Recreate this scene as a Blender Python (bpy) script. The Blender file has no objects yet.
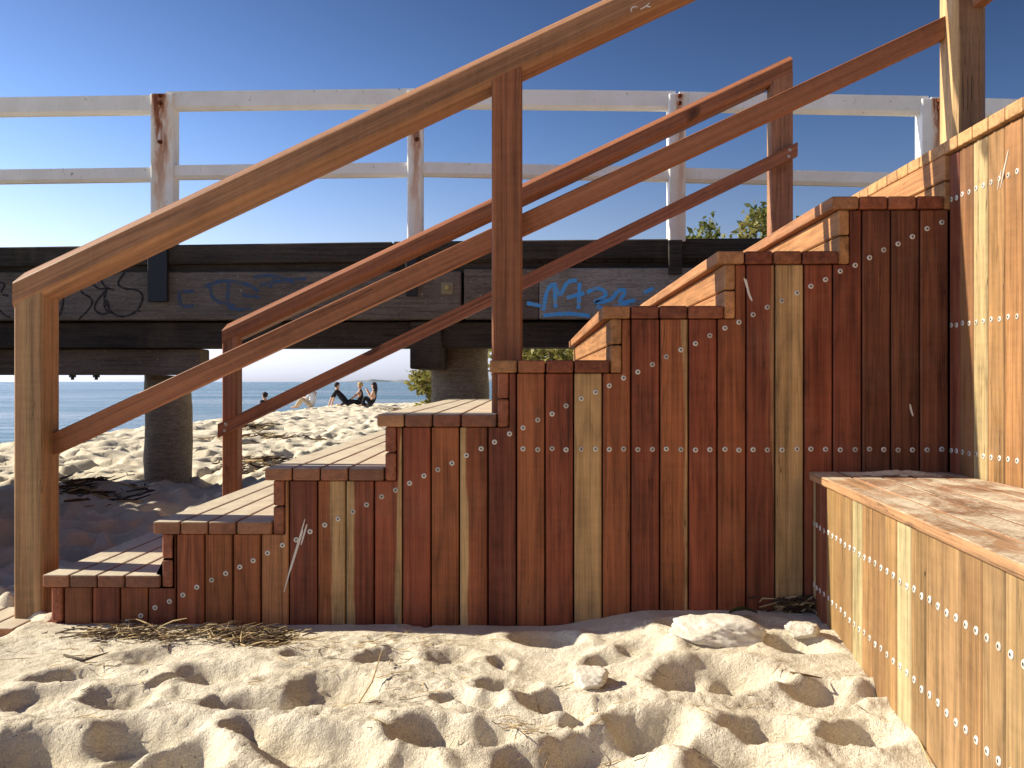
import bpy, bmesh, math, random
import numpy as np
from mathutils import Vector, Matrix, Quaternion
random.seed(7)
R = math.radians
S = bpy.context.scene
C = S.collection
# ------------------------------------------------------------------ camera, world, sun, exposure
CAMZ = 0.813
YAW = 1.15
F = 896.0
HOR = 381.7
cd = bpy.data.cameras.new('camera'); cam = bpy.data.objects.new('camera', cd); C.objects.link(cam)
cam.location = (0, 0, CAMZ); cam.rotation_euler = (R(90), 0, R(YAW))
cd.sensor_width = 36; cd.lens = 36 * F / 1024; cd.clip_start = 0.05; cd.clip_end = 20000
cd.shift_y = (HOR - 384) / 1024.0
S.camera = cam
SUN_EL, SUN_AZ = 31.0, 9.0            # azimuth: degrees behind the facade plane, coming from the left
w = bpy.data.worlds.new('World'); S.world = w; w.use_nodes = True
nt = w.node_tree; bg = nt.nodes['Background']
sky = nt.nodes.new('ShaderNodeTexSky'); sky.sky_type = 'NISHITA'; sky.sun_disc = False
sky.sun_elevation = R(SUN_EL); sky.sun_rotation = R(-(90 - SUN_AZ))
sky.air_density = 1.0; sky.dust_density = 0.6; sky.ozone_density = 2.2; sky.altitude = 0
gm_ = nt.nodes.new('ShaderNodeGamma'); gm_.inputs[1].default_value = 1.45
hs_ = nt.nodes.new('ShaderNodeHueSaturation'); hs_.inputs['Saturation'].default_value = 1.0
nt.links.new(sky.outputs[0], gm_.inputs[0]); nt.links.new(gm_.outputs[0], hs_.inputs['Color'])
def wn(typ, **k):
    q = nt.nodes.new(typ)
    for a_, v in k.items(): setattr(q, a_, v)
    return q
tc_ = wn('ShaderNodeTexCoord'); sx_ = wn('ShaderNodeSeparateXYZ'); nt.links.new(tc_.outputs['Generated'], sx_.inputs[0])
def wmr(v, *r_):
    q = wn('ShaderNodeMapRange', interpolation_type='SMOOTHSTEP'); nt.links.new(v, q.inputs[0])
    for i, x in enumerate(r_): q.inputs[i + 1].default_value = x
    return q.outputs[0]
bw_ = wn('ShaderNodeRGBToBW'); nt.links.new(hs_.outputs[0], bw_.inputs[0])
pal_ = wn('ShaderNodeVectorMath', operation='SCALE'); pal_.inputs[0].default_value = (.93, .98, 1.06); nt.links.new(bw_.outputs[0], pal_.inputs['Scale'])
mx_ = wn('ShaderNodeMix', data_type='RGBA'); nt.links.new(wmr(sx_.outputs[2], -.02, .30, .92, .0), mx_.inputs[0])
nt.links.new(hs_.outputs[0], mx_.inputs[6]); nt.links.new(pal_.outputs[0], mx_.inputs[7])
cl_ = wn('ShaderNodeVectorMath', operation='MULTIPLY'); cl_.inputs[1].default_value = (.96, .95, 1.06); nt.links.new(mx_.outputs[2], cl_.inputs[0])
dk_ = wn('ShaderNodeVectorMath', operation='SCALE'); nt.links.new(cl_.outputs[0], dk_.inputs[0])
nt.links.new(wmr(sx_.outputs[0], -.55, .6, 1.02, .52), dk_.inputs['Scale'])
dv_ = wn('ShaderNodeVectorMath', operation='SCALE'); nt.links.new(dk_.outputs[0], dv_.inputs[0])
nt.links.new(wmr(sx_.outputs[2], .06, .48, 1.1, .55), dv_.inputs['Scale'])
nt.links.new(dv_.outputs[0], bg.inputs[0]); bg.inputs[1].default_value = 0.050
sd = bpy.data.lights.new('sun', 'SUN'); sun = bpy.data.objects.new('sun', sd); C.objects.link(sun)
sd.energy = 4.8; sd.angle = R(0.5); sd.color = (1.0, 0.90, 0.71)
a, e = R(SUN_AZ), R(SUN_EL)
tosun = Vector((-math.cos(a) * math.cos(e), math.sin(a) * math.cos(e), math.sin(e)))
sun.rotation_euler = tosun.to_track_quat('Z', 'Y').to_euler()
S.view_settings.view_transform = 'Standard'; S.view_settings.look = 'None'
S.view_settings.exposure = 0.85; S.view_settings.gamma = 1
S.render.resolution_x = 1024; S.render.resolution_y = 768

# ------------------------------------------------------------------ helpers
cs, sn = math.cos(R(YAW)), math.sin(R(YAW))
def ratio(px):
    u = (px - 512) / F
    return (u * cs - sn) / (cs + u * sn)
def XZ(px, py, Y):
    X = Y * ratio(px); d = -X * sn + Y * cs
    return X, CAMZ + (HOR - py) * d / F
def P(px, py, Y):
    x, z = XZ(px, py, Y); return Vector((x, Y, z))
def G(px, py, z=0.0):                     # point on a level plane
    r = ratio(px); k = (-r * sn + cs)     # d = Y*k
    Y = (CAMZ - z) * F / (py - HOR) / k
    return Vector((Y * r, Y, z))

def tag(o, label=None, cat=None, group=None, kind=None):
    if label: o['label'] = label
    if cat: o['category'] = cat
    if group: o['group'] = group
    if kind: o['kind'] = kind
    return o
def empty(name, loc, label, cat, group=None):
    o = bpy.data.objects.new(name, None); C.objects.link(o); o.location = loc
    return tag(o, label, cat, group)
def link(name, me, parent=None):
    o = bpy.data.objects.new(name, me); C.objects.link(o)
    if parent is not None:
        o.parent = parent
        p = parent; off = Vector()
        while p: off += p.location; p = p.parent
        o.location = -off          # meshes are written in world coordinates
    return o

class MB:
    def __init__(s):
        s.v = []; s.f = []; s.wc = []; s.af = []; s.ti = []; s.sp = []; s.mi = []
    def add(s, vs, fs, wc=None, af=0.5, tint=(.3, .12, .06), sap=(9, 9, 0), mi=0):
        b = len(s.v); off = Vector((random.uniform(-50, 50), random.uniform(-50, 50), random.uniform(-50, 50)))
        n = len(vs)
        s.v += [tuple(v) for v in vs]
        s.f += [tuple(i + b for i in f) for f in fs]; s.mi += [mi] * len(fs)
        if wc is None: wc = [Vector((v[0], v[2], v[1])) for v in vs]
        s.wc += [tuple(Vector(q) + off) for q in wc]
        s.af += list(af) if isinstance(af, (list, tuple)) else [af] * n
        s.ti += [(*tint, 1)] * n; s.sp += [tuple(sap)] * n
    def build(s, name, mat, parent=None, smooth=False):
        me = bpy.data.meshes.new(name)
        me.from_pydata(s.v, [], s.f)
        n = len(s.v)
        me.attributes.new('wc', 'FLOAT_VECTOR', 'POINT').data.foreach_set('vector', np.array(s.wc, 'f').ravel())
        me.attributes.new('af', 'FLOAT', 'POINT').data.foreach_set('value', np.array(s.af, 'f'))
        me.attributes.new('tint', 'FLOAT_COLOR', 'POINT').data.foreach_set('color', np.array(s.ti, 'f').ravel())
        me.attributes.new('sap', 'FLOAT_VECTOR', 'POINT').data.foreach_set('vector', np.array(s.sp, 'f').ravel())
        for m in (mat if isinstance(mat, (list, tuple)) else [mat]): me.materials.append(m)
        me.polygons.foreach_set('material_index', s.mi)
        if smooth: me.polygons.foreach_set('use_smooth', [True] * len(s.f))
        me.update()
        return link(name, me, parent)

def slab(mb, pts, o, ea, el, T, tint, sap=(9, 9, 0), bev=0.0028, seg=1, arange=None, mi=0):
    """Board: outline pts in (across, along), extruded by T along ea x el; bevelled edges."""
    o, ea, el = Vector(o), Vector(ea).normalized(), Vector(el).normalized()
    et = ea.cross(el)
    bm = bmesh.new()
    b0 = [bm.verts.new((p[0], p[1], 0)) for p in pts]
    b1 = [bm.verts.new((p[0], p[1], T)) for p in pts]
    n = len(pts)
    bm.faces.new(b0[::-1]); bm.faces.new(b1)
    for i in range(n): bm.faces.new((b0[i], b0[(i + 1) % n], b1[(i + 1) % n], b1[i]))
    bmesh.ops.recalc_face_normals(bm, faces=bm.faces)
    if bev > 0: bmesh.ops.bevel(bm, geom=list(bm.edges), offset=bev, segments=seg, profile=.5, affect='EDGES')
    bm.verts.index_update()
    loc = [v.co.copy() for v in bm.verts]
    fs = [[v.index for v in f.verts] for f in bm.faces]; bm.free()
    a0, a1 = arange or (min(p[0] for p in pts), max(p[0] for p in pts))
    mb.add([o + ea * l.x + el * l.y + et * l.z for l in loc], fs, wc=loc,
           af=[(l.x - a0) / max(1e-6, a1 - a0) for l in loc], tint=tint, sap=sap, mi=mi)
def rect(a0, a1, l0, l1): return [(a0, l0), (a1, l0), (a1, l1), (a0, l1)]
X_, Y_, Z_ = Vector((1, 0, 0)), Vector((0, 1, 0)), Vector((0, 0, 1))
def box(mb, x0, x1, y0, y1, z0, z1, axis, tint, sap=(9, 9, 0), bev=.003, seg=1, mi=0):
    """box whose grain runs along axis 'x','y' or 'z'"""
    if axis == 'z':   slab(mb, rect(0, x1 - x0, 0, z1 - z0), (x0, y1, z0), X_, Z_, y1 - y0, tint, sap, bev, seg, mi=mi)
    elif axis == 'y': slab(mb, rect(0, x1 - x0, 0, y1 - y0), (x0, y0, z0), X_, Y_, z1 - z0, tint, sap, bev, seg, mi=mi)
    else:             slab(mb, rect(0, z1 - z0, 0, x1 - x0), (x0, y0, z0), Z_, X_, y1 - y0, tint, sap, bev, seg, mi=mi)
def loft(mb, sec, p0, p1, eu, ev, tint, sap=(9, 9, 0)):
    """constant section (list of (u,v)) swept p0->p1"""
    p0, p1 = Vector(p0), Vector(p1); d = p1 - p0; L = d.length
    n = len(sec); k = 2
    vs, wc, af = [], [], []
    for t in range(k):
        c = p0 + d * (t / (k - 1))
        for (u, v) in sec:
            vs.append(c + eu * u + ev * v); wc.append(Vector((u, L * t / (k - 1), v))); af.append(v / .12)
    fs = [(i, (i + 1) % n, (i + 1) % n + n, i + n) for i in range(n)]
    fs += [tuple(range(n))[::-1], tuple(range(n, 2 * n))]
    mb.add(vs, fs, wc=wc, af=af, tint=tint, sap=sap)
def tube(mb, path, rad, n=8, tint=(.2, .1, .05), mi=0, cap=True):
    path = [Vector(p) for p in path]; rr = rad if isinstance(rad, (list, tuple)) else [rad] * len(path)
    vs, wc, fs = [], [], []; L = 0
    up = Vector((.13, .2, .97))
    for i, p in enumerate(path):
        d = (path[min(i + 1, len(path) - 1)] - path[max(i - 1, 0)]).normalized()
        s = d.cross(up)
        if s.length < .05: s = d.cross(Vector((1, 0, 0)))
        s.normalize(); t = d.cross(s)
        if i: L += (p - path[i - 1]).length
        for j in range(n):
            q = 2 * math.pi * j / n
            vs.append(p + (s * math.cos(q) + t * math.sin(q)) * rr[i])
            wc.append(Vector((math.cos(q) * rr[i], L, math.sin(q) * rr[i])))
    for i in range(len(path) - 1):
        for j in range(n):
            fs.append((i * n + j, i * n + (j + 1) % n, (i + 1) * n + (j + 1) % n, (i + 1) * n + j))
    if cap: fs += [tuple(range(n))[::-1], tuple(range((len(path) - 1) * n, len(path) * n))]
    mb.add(vs, fs, wc=wc, tint=tint, mi=mi)

# ------------------------------------------------------------------ materials
class NT:
    def __init__(s, name, rough=.6, spec=.4):
        s.m = bpy.data.materials.new(name); s.m.use_nodes = True; s.t = s.m.node_tree
        s.b = s.t.nodes['Principled BSDF']; s.b.inputs['Roughness'].default_value = rough
        s.b.inputs['Specular IOR Level'].default_value = spec
    def n(s, typ, **k):
        q = s.t.nodes.new(typ)
        for a_, v in k.items(): setattr(q, a_, v)
        return q
    def l(s, a_, b_): s.t.links.new(a_, b_)
    def attr(s, name, out='Vector'):
        q = s.n('ShaderNodeAttribute', attribute_name=name); return q.outputs[out]
    def obj(s): return s.n('ShaderNodeTexCoord').outputs['Object']
    def geo(s): return s.n('ShaderNodeNewGeometry').outputs['Position']
    def noise(s, vec, scale=(1, 1, 1), k=1.0, detail=4, rough=.55, dist=0, out=0):
        mp = s.n('ShaderNodeMapping'); mp.inputs['Scale'].default_value = scale
        s.l(vec, mp.inputs['Vector'])
        q = s.n('ShaderNodeTexNoise'); q.inputs['Scale'].default_value = k; q.inputs['Detail'].default_value = detail
        q.inputs['Roughness'].default_value = rough; q.inputs['Distortion'].default_value = dist
        s.l(mp.outputs[0], q.inputs['Vector']); return q.outputs[out]
    def math(s, op, a_, b_=None, c_=None, clamp=False):
        q = s.n('ShaderNodeMath', operation=op, use_clamp=clamp)
        for i, v in enumerate((a_, b_, c_)):
            if v is None: continue
            if isinstance(v, (int, float)): q.inputs[i].default_value = v
            else: s.l(v, q.inputs[i])
        return q.outputs[0]
    def mr(s, v, a0, a1, b0=0, b1=1, typ='LINEAR'):
        q = s.n('ShaderNodeMapRange', interpolation_type=typ)
        s.l(v, q.inputs[0])
        for i, x in enumerate((a0, a1, b0, b1)): q.inputs[i + 1].default_value = x
        return q.outputs[0]
    def mix(s, f, a_, b_, blend='MIX'):
        q = s.n('ShaderNodeMix', data_type='RGBA', blend_type=blend)
        for i, v in ((0, f), (6, a_), (7, b_)):
            if isinstance(v, (int, float)): q.inputs[i].default_value = v
            elif isinstance(v, tuple): q.inputs[i].default_value = (*v, 1) if len(v) == 3 else v
            else: s.l(v, q.inputs[i])
        return q.outputs[2]
    def ramp(s, v, stops):
        q = s.n('ShaderNodeValToRGB'); cr = q.color_ramp
        while len(cr.elements) < len(stops): cr.elements.new(.5)
        for e_, (p, c) in zip(cr.elements, stops): e_.position = p; e_.color = (*c, 1)
        s.l(v, q.inputs[0]); return q.outputs[0]
    def bump(s, h, dist, strength=1.0, prev=None):
        q = s.n('ShaderNodeBump'); q.inputs['Strength'].default_value = strength; q.inputs['Distance'].default_value = dist
        s.l(h, q.inputs['Height'])
        if prev is not None: s.l(prev, q.inputs['Normal'])
        s.l(q.outputs[0], s.b.inputs['Normal']); return q.outputs[0]
    def col(s, c):
        if isinstance(c, tuple): s.b.inputs['Base Color'].default_value = (*c, 1)
        else: s.l(c, s.b.inputs['Base Color'])

def wood(name, rough=.5, grey=0.0, dust=0.0, contrast=1.0, spec=.35, dirt=.35, lw=1.0):
    t = NT(name, rough, spec)
    wc = t.attr('wc'); tint = t.attr('tint', 'Color'); af = t.attr('af', 'Fac'); sap = t.attr('sap')
    warp = t.noise(wc, (5, .8 * lw, 5), 1, 3, .5)
    rings = t.math('PINGPONG', t.math('ADD', t.math('MULTIPLY', warp, 9.0), t.math('MULTIPLY', t.noise(wc, (25, 1.2 * lw, 25), 1, 2), 1.3)), .5)
    rings = t.math('POWER', t.mr(rings, 0, .5, 0, 1), .6)
    fine = t.noise(wc, (260, 5, 260), 1, 4, .65)
    streak = t.noise(wc, (62, .8 * lw, 62), 1, 4, .7)
    big = t.noise(wc, (6, 1.2 * lw, 6), 1, 3, .6)
    fl = t.noise(wc, (9, 45, 9), 1, 3, .6)                      # cross-grain fleck
    f = t.math('ADD', t.mr(rings, 0, 1, -.20 * contrast, .12 * contrast), t.mr(fine, .3, .7, -.22 * contrast, .2 * contrast))
    f = t.math('ADD', f, t.mr(streak, .3, .7, -.24 * contrast, .22 * contrast))
    f = t.math('ADD', f, t.mr(big, .3, .7, -.2 * contrast, .2 * contrast))
    f = t.math('ADD', f, t.mr(fl, .3, .7, -.07, .07))
    f = t.math('ADD', f, 1.0)
    sx = t.n('ShaderNodeSeparateXYZ'); t.l(sap, sx.inputs[0])
    wav = t.math('ADD', af, t.mr(t.noise(wc, (3, 1.1, 3), 1, 3), .2, .8, -.28, .28))
    m1 = t.math('MULTIPLY', t.math('MULTIPLY', t.math('SUBTRACT', wav, sx.outputs[0]), 14.0, clamp=True),
                t.math('MULTIPLY', t.math('SUBTRACT', sx.outputs[1], wav), 14.0, clamp=True))
    m1 = t.math('MULTIPLY', m1, sx.outputs[2])
    base = t.mix(m1, tint, (.42, .275, .13))
    # warm hue drift
    base = t.mix(t.mr(streak, .35, .75, 0, .35), base, t.mix(.5, base, (.36, .19, .09)))
    cc = t.n('ShaderNodeCombineColor')
    for i in range(3): t.l(f, cc.inputs[i])
    c = t.mix(1.0, base, cc.outputs[0], 'MULTIPLY')
    pores = t.mr(t.noise(wc, (700, 22, 700), 1, 2), .62, .70, 0, .5)
    c = t.mix(pores, c, t.mix(.7, c, (.02, .008, .004)))
    ckk = t.math('ABSOLUTE', t.math('SUBTRACT', t.noise(wc, (34, .7, 34), 1, 3, .6), .5))
    c = t.mix(t.math('MULTIPLY', t.mr(ckk, .007, .001, 0, .75), t.mr(t.noise(wc, (5, 1.5, 5), 1, 2), .52, .6, 0, 1)), c, (.02, .010, .006))
    kn = t.noise(wc, (7, 3.2, 7), 1, 1, .3)
    c = t.mix(t.mr(kn, .74, .78, 0, .75), c, (.035, .014, .008))
    if grey:
        g = t.mr(t.noise(t.geo(), (8, 8, 8), 1, 4), .3, .6, .55, 1)
        nz0 = t.n('ShaderNodeSeparateXYZ'); t.l(t.n('ShaderNodeNewGeometry').outputs['Normal'], nz0.inputs[0])
        c = t.mix(t.math('MULTIPLY', t.math('MULTIPLY', g, grey), t.mr(nz0.outputs[2], .3, .9, .12, 1)), c, (.48, .42, .325))
    if dust:
        d = t.noise(t.geo(), (9, 5, 9), 1, 6, .72, .6)
        gm = t.noise(t.geo(), (130, 130, 130), 1, 3, .7)
        nz = t.n('ShaderNodeSeparateXYZ'); t.l(t.n('ShaderNodeNewGeometry').outputs['Normal'], nz.inputs[0])
        dm = t.math('MULTIPLY', t.mr(t.math('ADD', t.math('MULTIPLY', d, .75), t.math('MULTIPLY', gm, .25)), .52 - .16 * dust, .60, 0, 1),
                    t.mr(nz.outputs[2], .7, .95, 0, 1))
        c = t.mix(dm, c, t.mix(gm, (.50, .43, .31), (.70, .63, .50)))
    # splash dirt by patches
    dr = t.noise(t.geo(), (4, 4, 6), 1, 5, .7)
    c = t.mix(t.mr(dr, .5, .8, 0, dirt), c, t.mix(.5, c, (.30, .22, .15)))
    t.col(c)
    h = t.math('ADD', t.math('MULTIPLY', fine, .6), t.math('MULTIPLY', streak, .8))
    t.bump(h, .0016, .55)
    t.l(t.mr(streak, .3, .7, rough - .1, rough + .16), t.b.inputs['Roughness'])
    return t.m
M_clad = wood('cladding_wood', .55, contrast=1.2, spec=.2, dirt=.25)
M_lit = wood('sunlit_wood', .6, contrast=1.0, spec=.2)  # same timber as the cladding; golden tints used with it stand for sunlight
M_tread = wood('tread_wood', .8, grey=.95, dust=1.25, contrast=.9, spec=.2)
M_bench = wood('bench_top_wood', .75, grey=.12, dust=.48, contrast=1.2, spec=.25)
M_rail = wood('rail_wood', .5, contrast=1.15, spec=.2, dirt=.1, lw=.3)

def plain(name, col, rough=.6, metal=0, spec=.4):
    t = NT(name, rough, spec); t.col(col); t.b.inputs['Metallic'].default_value = metal
    if rough > .3:
        n_ = t.noise(t.obj(), (40, 40, 40), 1, 4); t.bump(n_, .001, .4)
    return t.m
M_dark = plain('gap_shade_black', (.012, .009, .007), .95, spec=.1)  # near-black colour paints the shade inside the board gaps
t = NT('screw_steel', .35, .5); t.col((.55, .53, .49)); t.b.inputs['Metallic'].default_value = .1; M_steel = t.m
M_hole = plain('screw_recess', (.08, .075, .07), .6)
M_scuff = NT('pale_scrape', .8, .2); M_scuff.col((.62, .58, .52)); M_scuff = M_scuff.m

def old_timber(name, c0, c1, spots=.0):
    t = NT(name, .85, .2); g = t.geo()
    gr = t.noise(g, (2.2, 30, 60), 1, 5, .65); bl = t.noise(g, (1.6, 2, 3.5), 1, 5, .65); fi = t.noise(g, (30, 90, 190), 1, 3, .7)
    f = t.math('ADD', t.math('MULTIPLY', gr, .5), t.math('MULTIPLY', bl, .5))
    c = t.mix(t.mr(f, .38, .62), c0, c1)
    c = t.mix(t.mr(fi, .4, .7, 0, .5), c, (.02, .017, .014))
    if spots:
        c = t.mix(t.mr(t.noise(g, (42, 42, 50), 1, 2, .6), .70, .73, 0, spots), c, (.5, .5, .48))
        c = t.mix(t.mr(t.noise(g, (3, 3, 1.2), 1, 4, .6), .55, .75, 0, .5), c, (.16, .13, .085))
    ck = t.noise(g, (1.1, 30, 45), 1, 2, .5)
    c = t.mix(t.mr(t.math('ABSOLUTE', t.math('SUBTRACT', ck, .5)), .006, .0, 0, .8), c, (.008, .006, .005))
    t.col(c); t.bump(t.math('ADD', gr, fi), .008, .7); return t.m
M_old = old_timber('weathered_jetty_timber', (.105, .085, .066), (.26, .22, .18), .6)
M_oldd = old_timber('dark_jetty_timber', (.032, .027, .022), (.10, .082, .065), .15)  # darker tone of the jetty timber
M_panel = old_timber('pale_jetty_panel', (.30, .285, .25), (.46, .44, .39), .4)
M_pile = old_timber('pile_timber', (.24, .20, .15), (.46, .39, .29), .0)
M_black = plain('black_steel', (.012, .012, .015), .5)

def white_paint():
    t = NT('flaking_white_paint', .55, .35)
    wc = t.attr('wc'); af = t.attr('af', 'Fac'); ti = t.attr('tint', 'Fac'); g = t.geo(); sap = t.attr('sap')
    c = t.mix(t.mr(t.noise(g, (3, 3, 3), 1, 5, .7), .35, .7), (.86, .85, .82), (.74, .72, .66))
    c = t.mix(t.mr(t.noise(g, (22, 30, 22), 1, 4, .75), .66, .70, 0, .7), c, (.12, .09, .06))
    c = t.mix(t.mr(t.noise(g, (60, 60, 14), 1, 3, .6), .66, .72, 0, .35), c, (.42, .33, .2))
    sx = t.n('ShaderNodeSeparateXYZ'); t.l(sap, sx.inputs[0])          # z = rust amount on posts
    d = t.math('ABSOLUTE', t.math('SUBTRACT', t.math('ADD', af, t.mr(t.noise(wc, (9, 3, 9), 1, 4), .3, .7, -.25, .25)), sx.outputs[0]))
    sz = t.n('ShaderNodeSeparateXYZ'); t.l(g, sz.inputs[0])
    hz = t.mr(sz.outputs[2], 1.9, 2.6, 0.35, 1)
    rm = t.math('MULTIPLY', t.math('MULTIPLY', t.mr(d, .42, .14), hz), sx.outputs[2])
    rr = t.noise(wc, (30, 5, 30), 1, 5, .7)
    rm2 = t.math('MULTIPLY', rm, t.mr(rr, .24, .46), clamp=True)
    rust = t.ramp(t.math('MULTIPLY', t.math('ADD', rr, rm), .49), [(.30, (.80, .55, .18)), (.52, (.62, .25, .05)), (.74, (.26, .075, .02)), (.86, (.04, .013, .008))])
    c = t.mix(rm2, c, rust)
    t.col(c); t.bump(t.noise(g, (30, 30, 30), 1, 4), .003, .4); return t.m
M_white = white_paint()
M_rust = NT('rusty_bolt', .9, .2); M_rust.col(M_rust.ramp(M_rust.noise(M_rust.geo(), (60, 60, 60), 1, 4), [(.35, (.03, .012, .008)), (.65, (.22, .06, .018))])); M_rust = M_rust.m

def sand_mat():
    t = NT('dry_beach_sand', .92, .15); g = t.geo()
    n1 = t.noise(g, (3, 3, 3), 1, 5, .6); n2 = t.noise(g, (260, 260, 260), 1, 3, .7); n3 = t.noise(g, (45, 45, 45), 1, 5, .7)
    c = t.mix(t.mr(n1, .3, .7), (.74, .665, .515), (.84, .775, .635))
    c = t.mix(t.mr(n2, .35, .65), c, t.mix(.5, c, (.40, .31, .215)))
    c = t.mix(t.mr(t.noise(g, (110, 110, 110), 1, 2, .5), .70, .73, 0, .7), c, (.14, .09, .055))
    c = t.mix(t.mr(t.noise(g, (170, 170, 170), 1, 1, .5), .72, .75, 0, .8), c, (.85, .80, .72))
    c = t.mix(t.mr(t.noise(g, (1.3, 3.1, 1), 1, 6, .75), .60, .70, 0, .45), c, (.30, .215, .13))
    # damp strip low down by the water
    sz = t.n('ShaderNodeSeparateXYZ'); t.l(g, sz.inputs[0])
    c = t.mix(t.mr(sz.outputs[2], -.11, -.17, 0, .6), c, (.26, .21, .15))
    t.col(c)
    n4 = t.noise(g, (17, 22, 20), 1, 6, .72); b = t.bump(n4, .02, .5); b = t.bump(n3, .016, .7, b); t.bump(n2, .004, .8, b)
    return t.m
M_sand = sand_mat()

def sea_mat():
    t = NT('sea_water', .12, .5); g = t.geo()
    n1 = t.noise(g, (.35, 1.1, 1), 1, 5, .6); n2 = t.noise(g, (.03, .12, 1), 1, 4, .6); n3 = t.noise(g, (2.2, 5, 1), 1, 4, .6)
    t.col(t.mix(t.mr(n2, .35, .65), (.035, .11, .17), (.06, .16, .22)))
    h = t.math('ADD', n1, t.math('MULTIPLY', n3, .3)); t.bump(h, .45, 1.0)
    t.l(t.mr(n2, .3, .7, .12, .3), t.b.inputs['Roughness'])
    t.b.inputs['IOR'].default_value = 1.33
    return t.m
M_sea = sea_mat()

# ------------------------------------------------------------------ noise in numpy
rng = np.random.default_rng(11)
def vnoise(x, y, seed):
    xi = np.floor(x).astype(np.int64); yi = np.floor(y).astype(np.int64); xf = x - xi; yf = y - yi
    def h(i, j):
        n_ = (i * 374761393 + j * 668265263 + seed * 1442695041) & 0xffffffff
        n_ = ((n_ ^ (n_ >> 13)) * 1274126177) & 0xffffffff
        return ((n_ ^ (n_ >> 16)) & 0xffff) / 65535.0
    u = xf * xf * (3 - 2 * xf); v = yf * yf * (3 - 2 * yf)
    return (h(xi, yi) * (1 - u) + h(xi + 1, yi) * u) * (1 - v) + (h(xi, yi + 1) * (1 - u) + h(xi + 1, yi + 1) * u) * v
def fbm(x, y, seed, o=4, g=.5):
    s_ = 0; a_ = 1; t_ = 0
    for i in range(o):
        s_ = s_ + a_ * (vnoise(x * 2 ** i + i * 17.3, y * 2 ** i - i * 9.1, seed + i) - .5); t_ += a_; a_ *= g
    return s_ / t_ * 2
def ss(x, a_, b_):
    q = np.clip((x - a_) / (b_ - a_), 0, 1); return q * q * (3 - 2 * q)

# ------------------------------------------------------------------ sand
# footprints and scoops (pixel-measured spots on the level sand, real depth in metres)
CR = [(20, 752, .17, .055), (122, 700, .11, .035), (128, 738, .14, .05), (215, 676, .16, .035), (252, 707, .14, .05),
      (262, 735, .12, .05), (330, 694, .15, .04), (330, 752, .18, .05), (175, 766, .13, .05), (546, 643, .12, .055),
      (603, 668, .085, .05), (510, 690, .09, .035), (552, 709, .10, .045), (705, 690, .17, .05), (745, 688, .12, .04),
      (664, 735, .13, .055), (424, 733, .12, .055), (490, 735, .11, .045), (768, 737, .10, .05), (452, 700, .06, .035),
      (480, 705, .06, .035), (395, 663, .10, .03), (70, 676, .12, .03), (160, 655, .14, .02), (40, 700, .12, .03),
      (640, 660, .10, .03), (690, 640, .10, .03), (820, 700, .11, .04), (860, 742, .12, .05), (800, 665, .10, .035),
      (600, 755, .12, .05), (540, 762, .10, .04), (740, 765, .12, .04), (400, 765, .10, .04), (90, 765, .12, .04),
      (870, 700, .08, .03), (590, 715, .07, .02), (450, 660, .08, .025), (310, 655, .09, .025)]
craters = []
for (px, py, r, d) in CR:
    p = G(px, py, .02); craters.append((p.x, p.y, r, d, random.uniform(.55, 1.0), random.uniform(-.5, .5)))
for i in range(3200):                        # the rest of the trampled beach
    y = 3.1 + 27 * random.random() ** 1.2 if i > 36 else random.uniform(.3, 3.0)
    x = random.uniform(-.62 * y - 1, .1 * y + .3) if i > 36 else random.uniform(-2.6, .8)
    s_ = .08 + .07 * random.random() + (.006 * y if y > 3 else 0)
    dd = random.uniform(.03, .06) * (1 if y > 3 else .7)
    if 1.8 < y < 3.05: s_ *= .55; dd *= .55
    craters.append((x, y, s_, dd, random.uniform(.5, 1), random.uniform(-1, 1)))

def grow(a_, b_, s0, k):                    # growing spacing from a to b
    o_ = [a_]; s_ = s0
    while o_[-1] < b_: s_ *= k; o_.append(o_[-1] + s_)
    return o_
xs = np.array([-v for v in grow(2.05, 9, .010, 1.011) + grow(9.1, 400, .12, 1.2)][::-1] + list(np.arange(-2.04, 1.16, .0085)) + grow(1.16, 400, .01, 1.06))
ys = np.array([-v for v in grow(-1.5, 300, .012, 1.09)][::-1] + list(np.arange(1.51, 3.1, .0075)) + grow(3.1, 60, .009, 1.0082) + grow(60.5, 400, .8, 1.15))
ys = np.unique(np.round(ys, 5)); xs = np.unique(np.round(xs, 5))
GX, GY = np.meshgrid(xs, ys)
WATER = -.19
def base_h(X, Y):
    h = 0.015 + 0 * X
    # level of the sand along the cladding
    h = h + .052 * ss(X, .05, .45) * (1 - ss(Y, 3.2, 4)) * ss(Y, 2.0, 2.7)
    h = h - .062 * (1 - ss(X, -1.78, -1.62)) * (1 - ss(Y, 3.0, 3.3)) * ss(Y, 2.55, 2.85) - .03 * (1 - ss(X, -1.75, -1.5)) * ss(Y, 3.0, 3.3) * (1 - ss(Y, 3.6, 5)) 
    h = h - .05 * ss(X, -.2, .8) * (1 - ss(Y, 1.75, 2.3)) * 0
    h = h + .03 * ss(Y, 5, 7) 
    # beach falls to the water on the left and far away
    sl = np.maximum(ss(-X + 0.10 * np.sin(Y * .35) , 5.9, 8.6), ss(Y - .75 * X, 33, 48))
    h = h - .34 * sl - 1.2 * np.maximum(ss(-X, 9.0, 16), ss(Y - .75 * X, 47, 70))
    h = h + 1.1 * ss(X, 2.8, 9) * (1 - ss(Y, 30, 45))
    # bank added out of view at left to shade the sand behind the steps
    ed = -(X + .60 * Y + .30)
    h = h + 1.25 * ss(ed, 0.0, .40) * ss(Y, 3.38, 3.62) * (1 - ss(Y, 5.6, 6.6)) * (1 - ss(ed, 1.0, 2.6))
    return h
H = base_h(GX, GY)
near = 1 - ss(GY, 3.0, 4.5)
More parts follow.
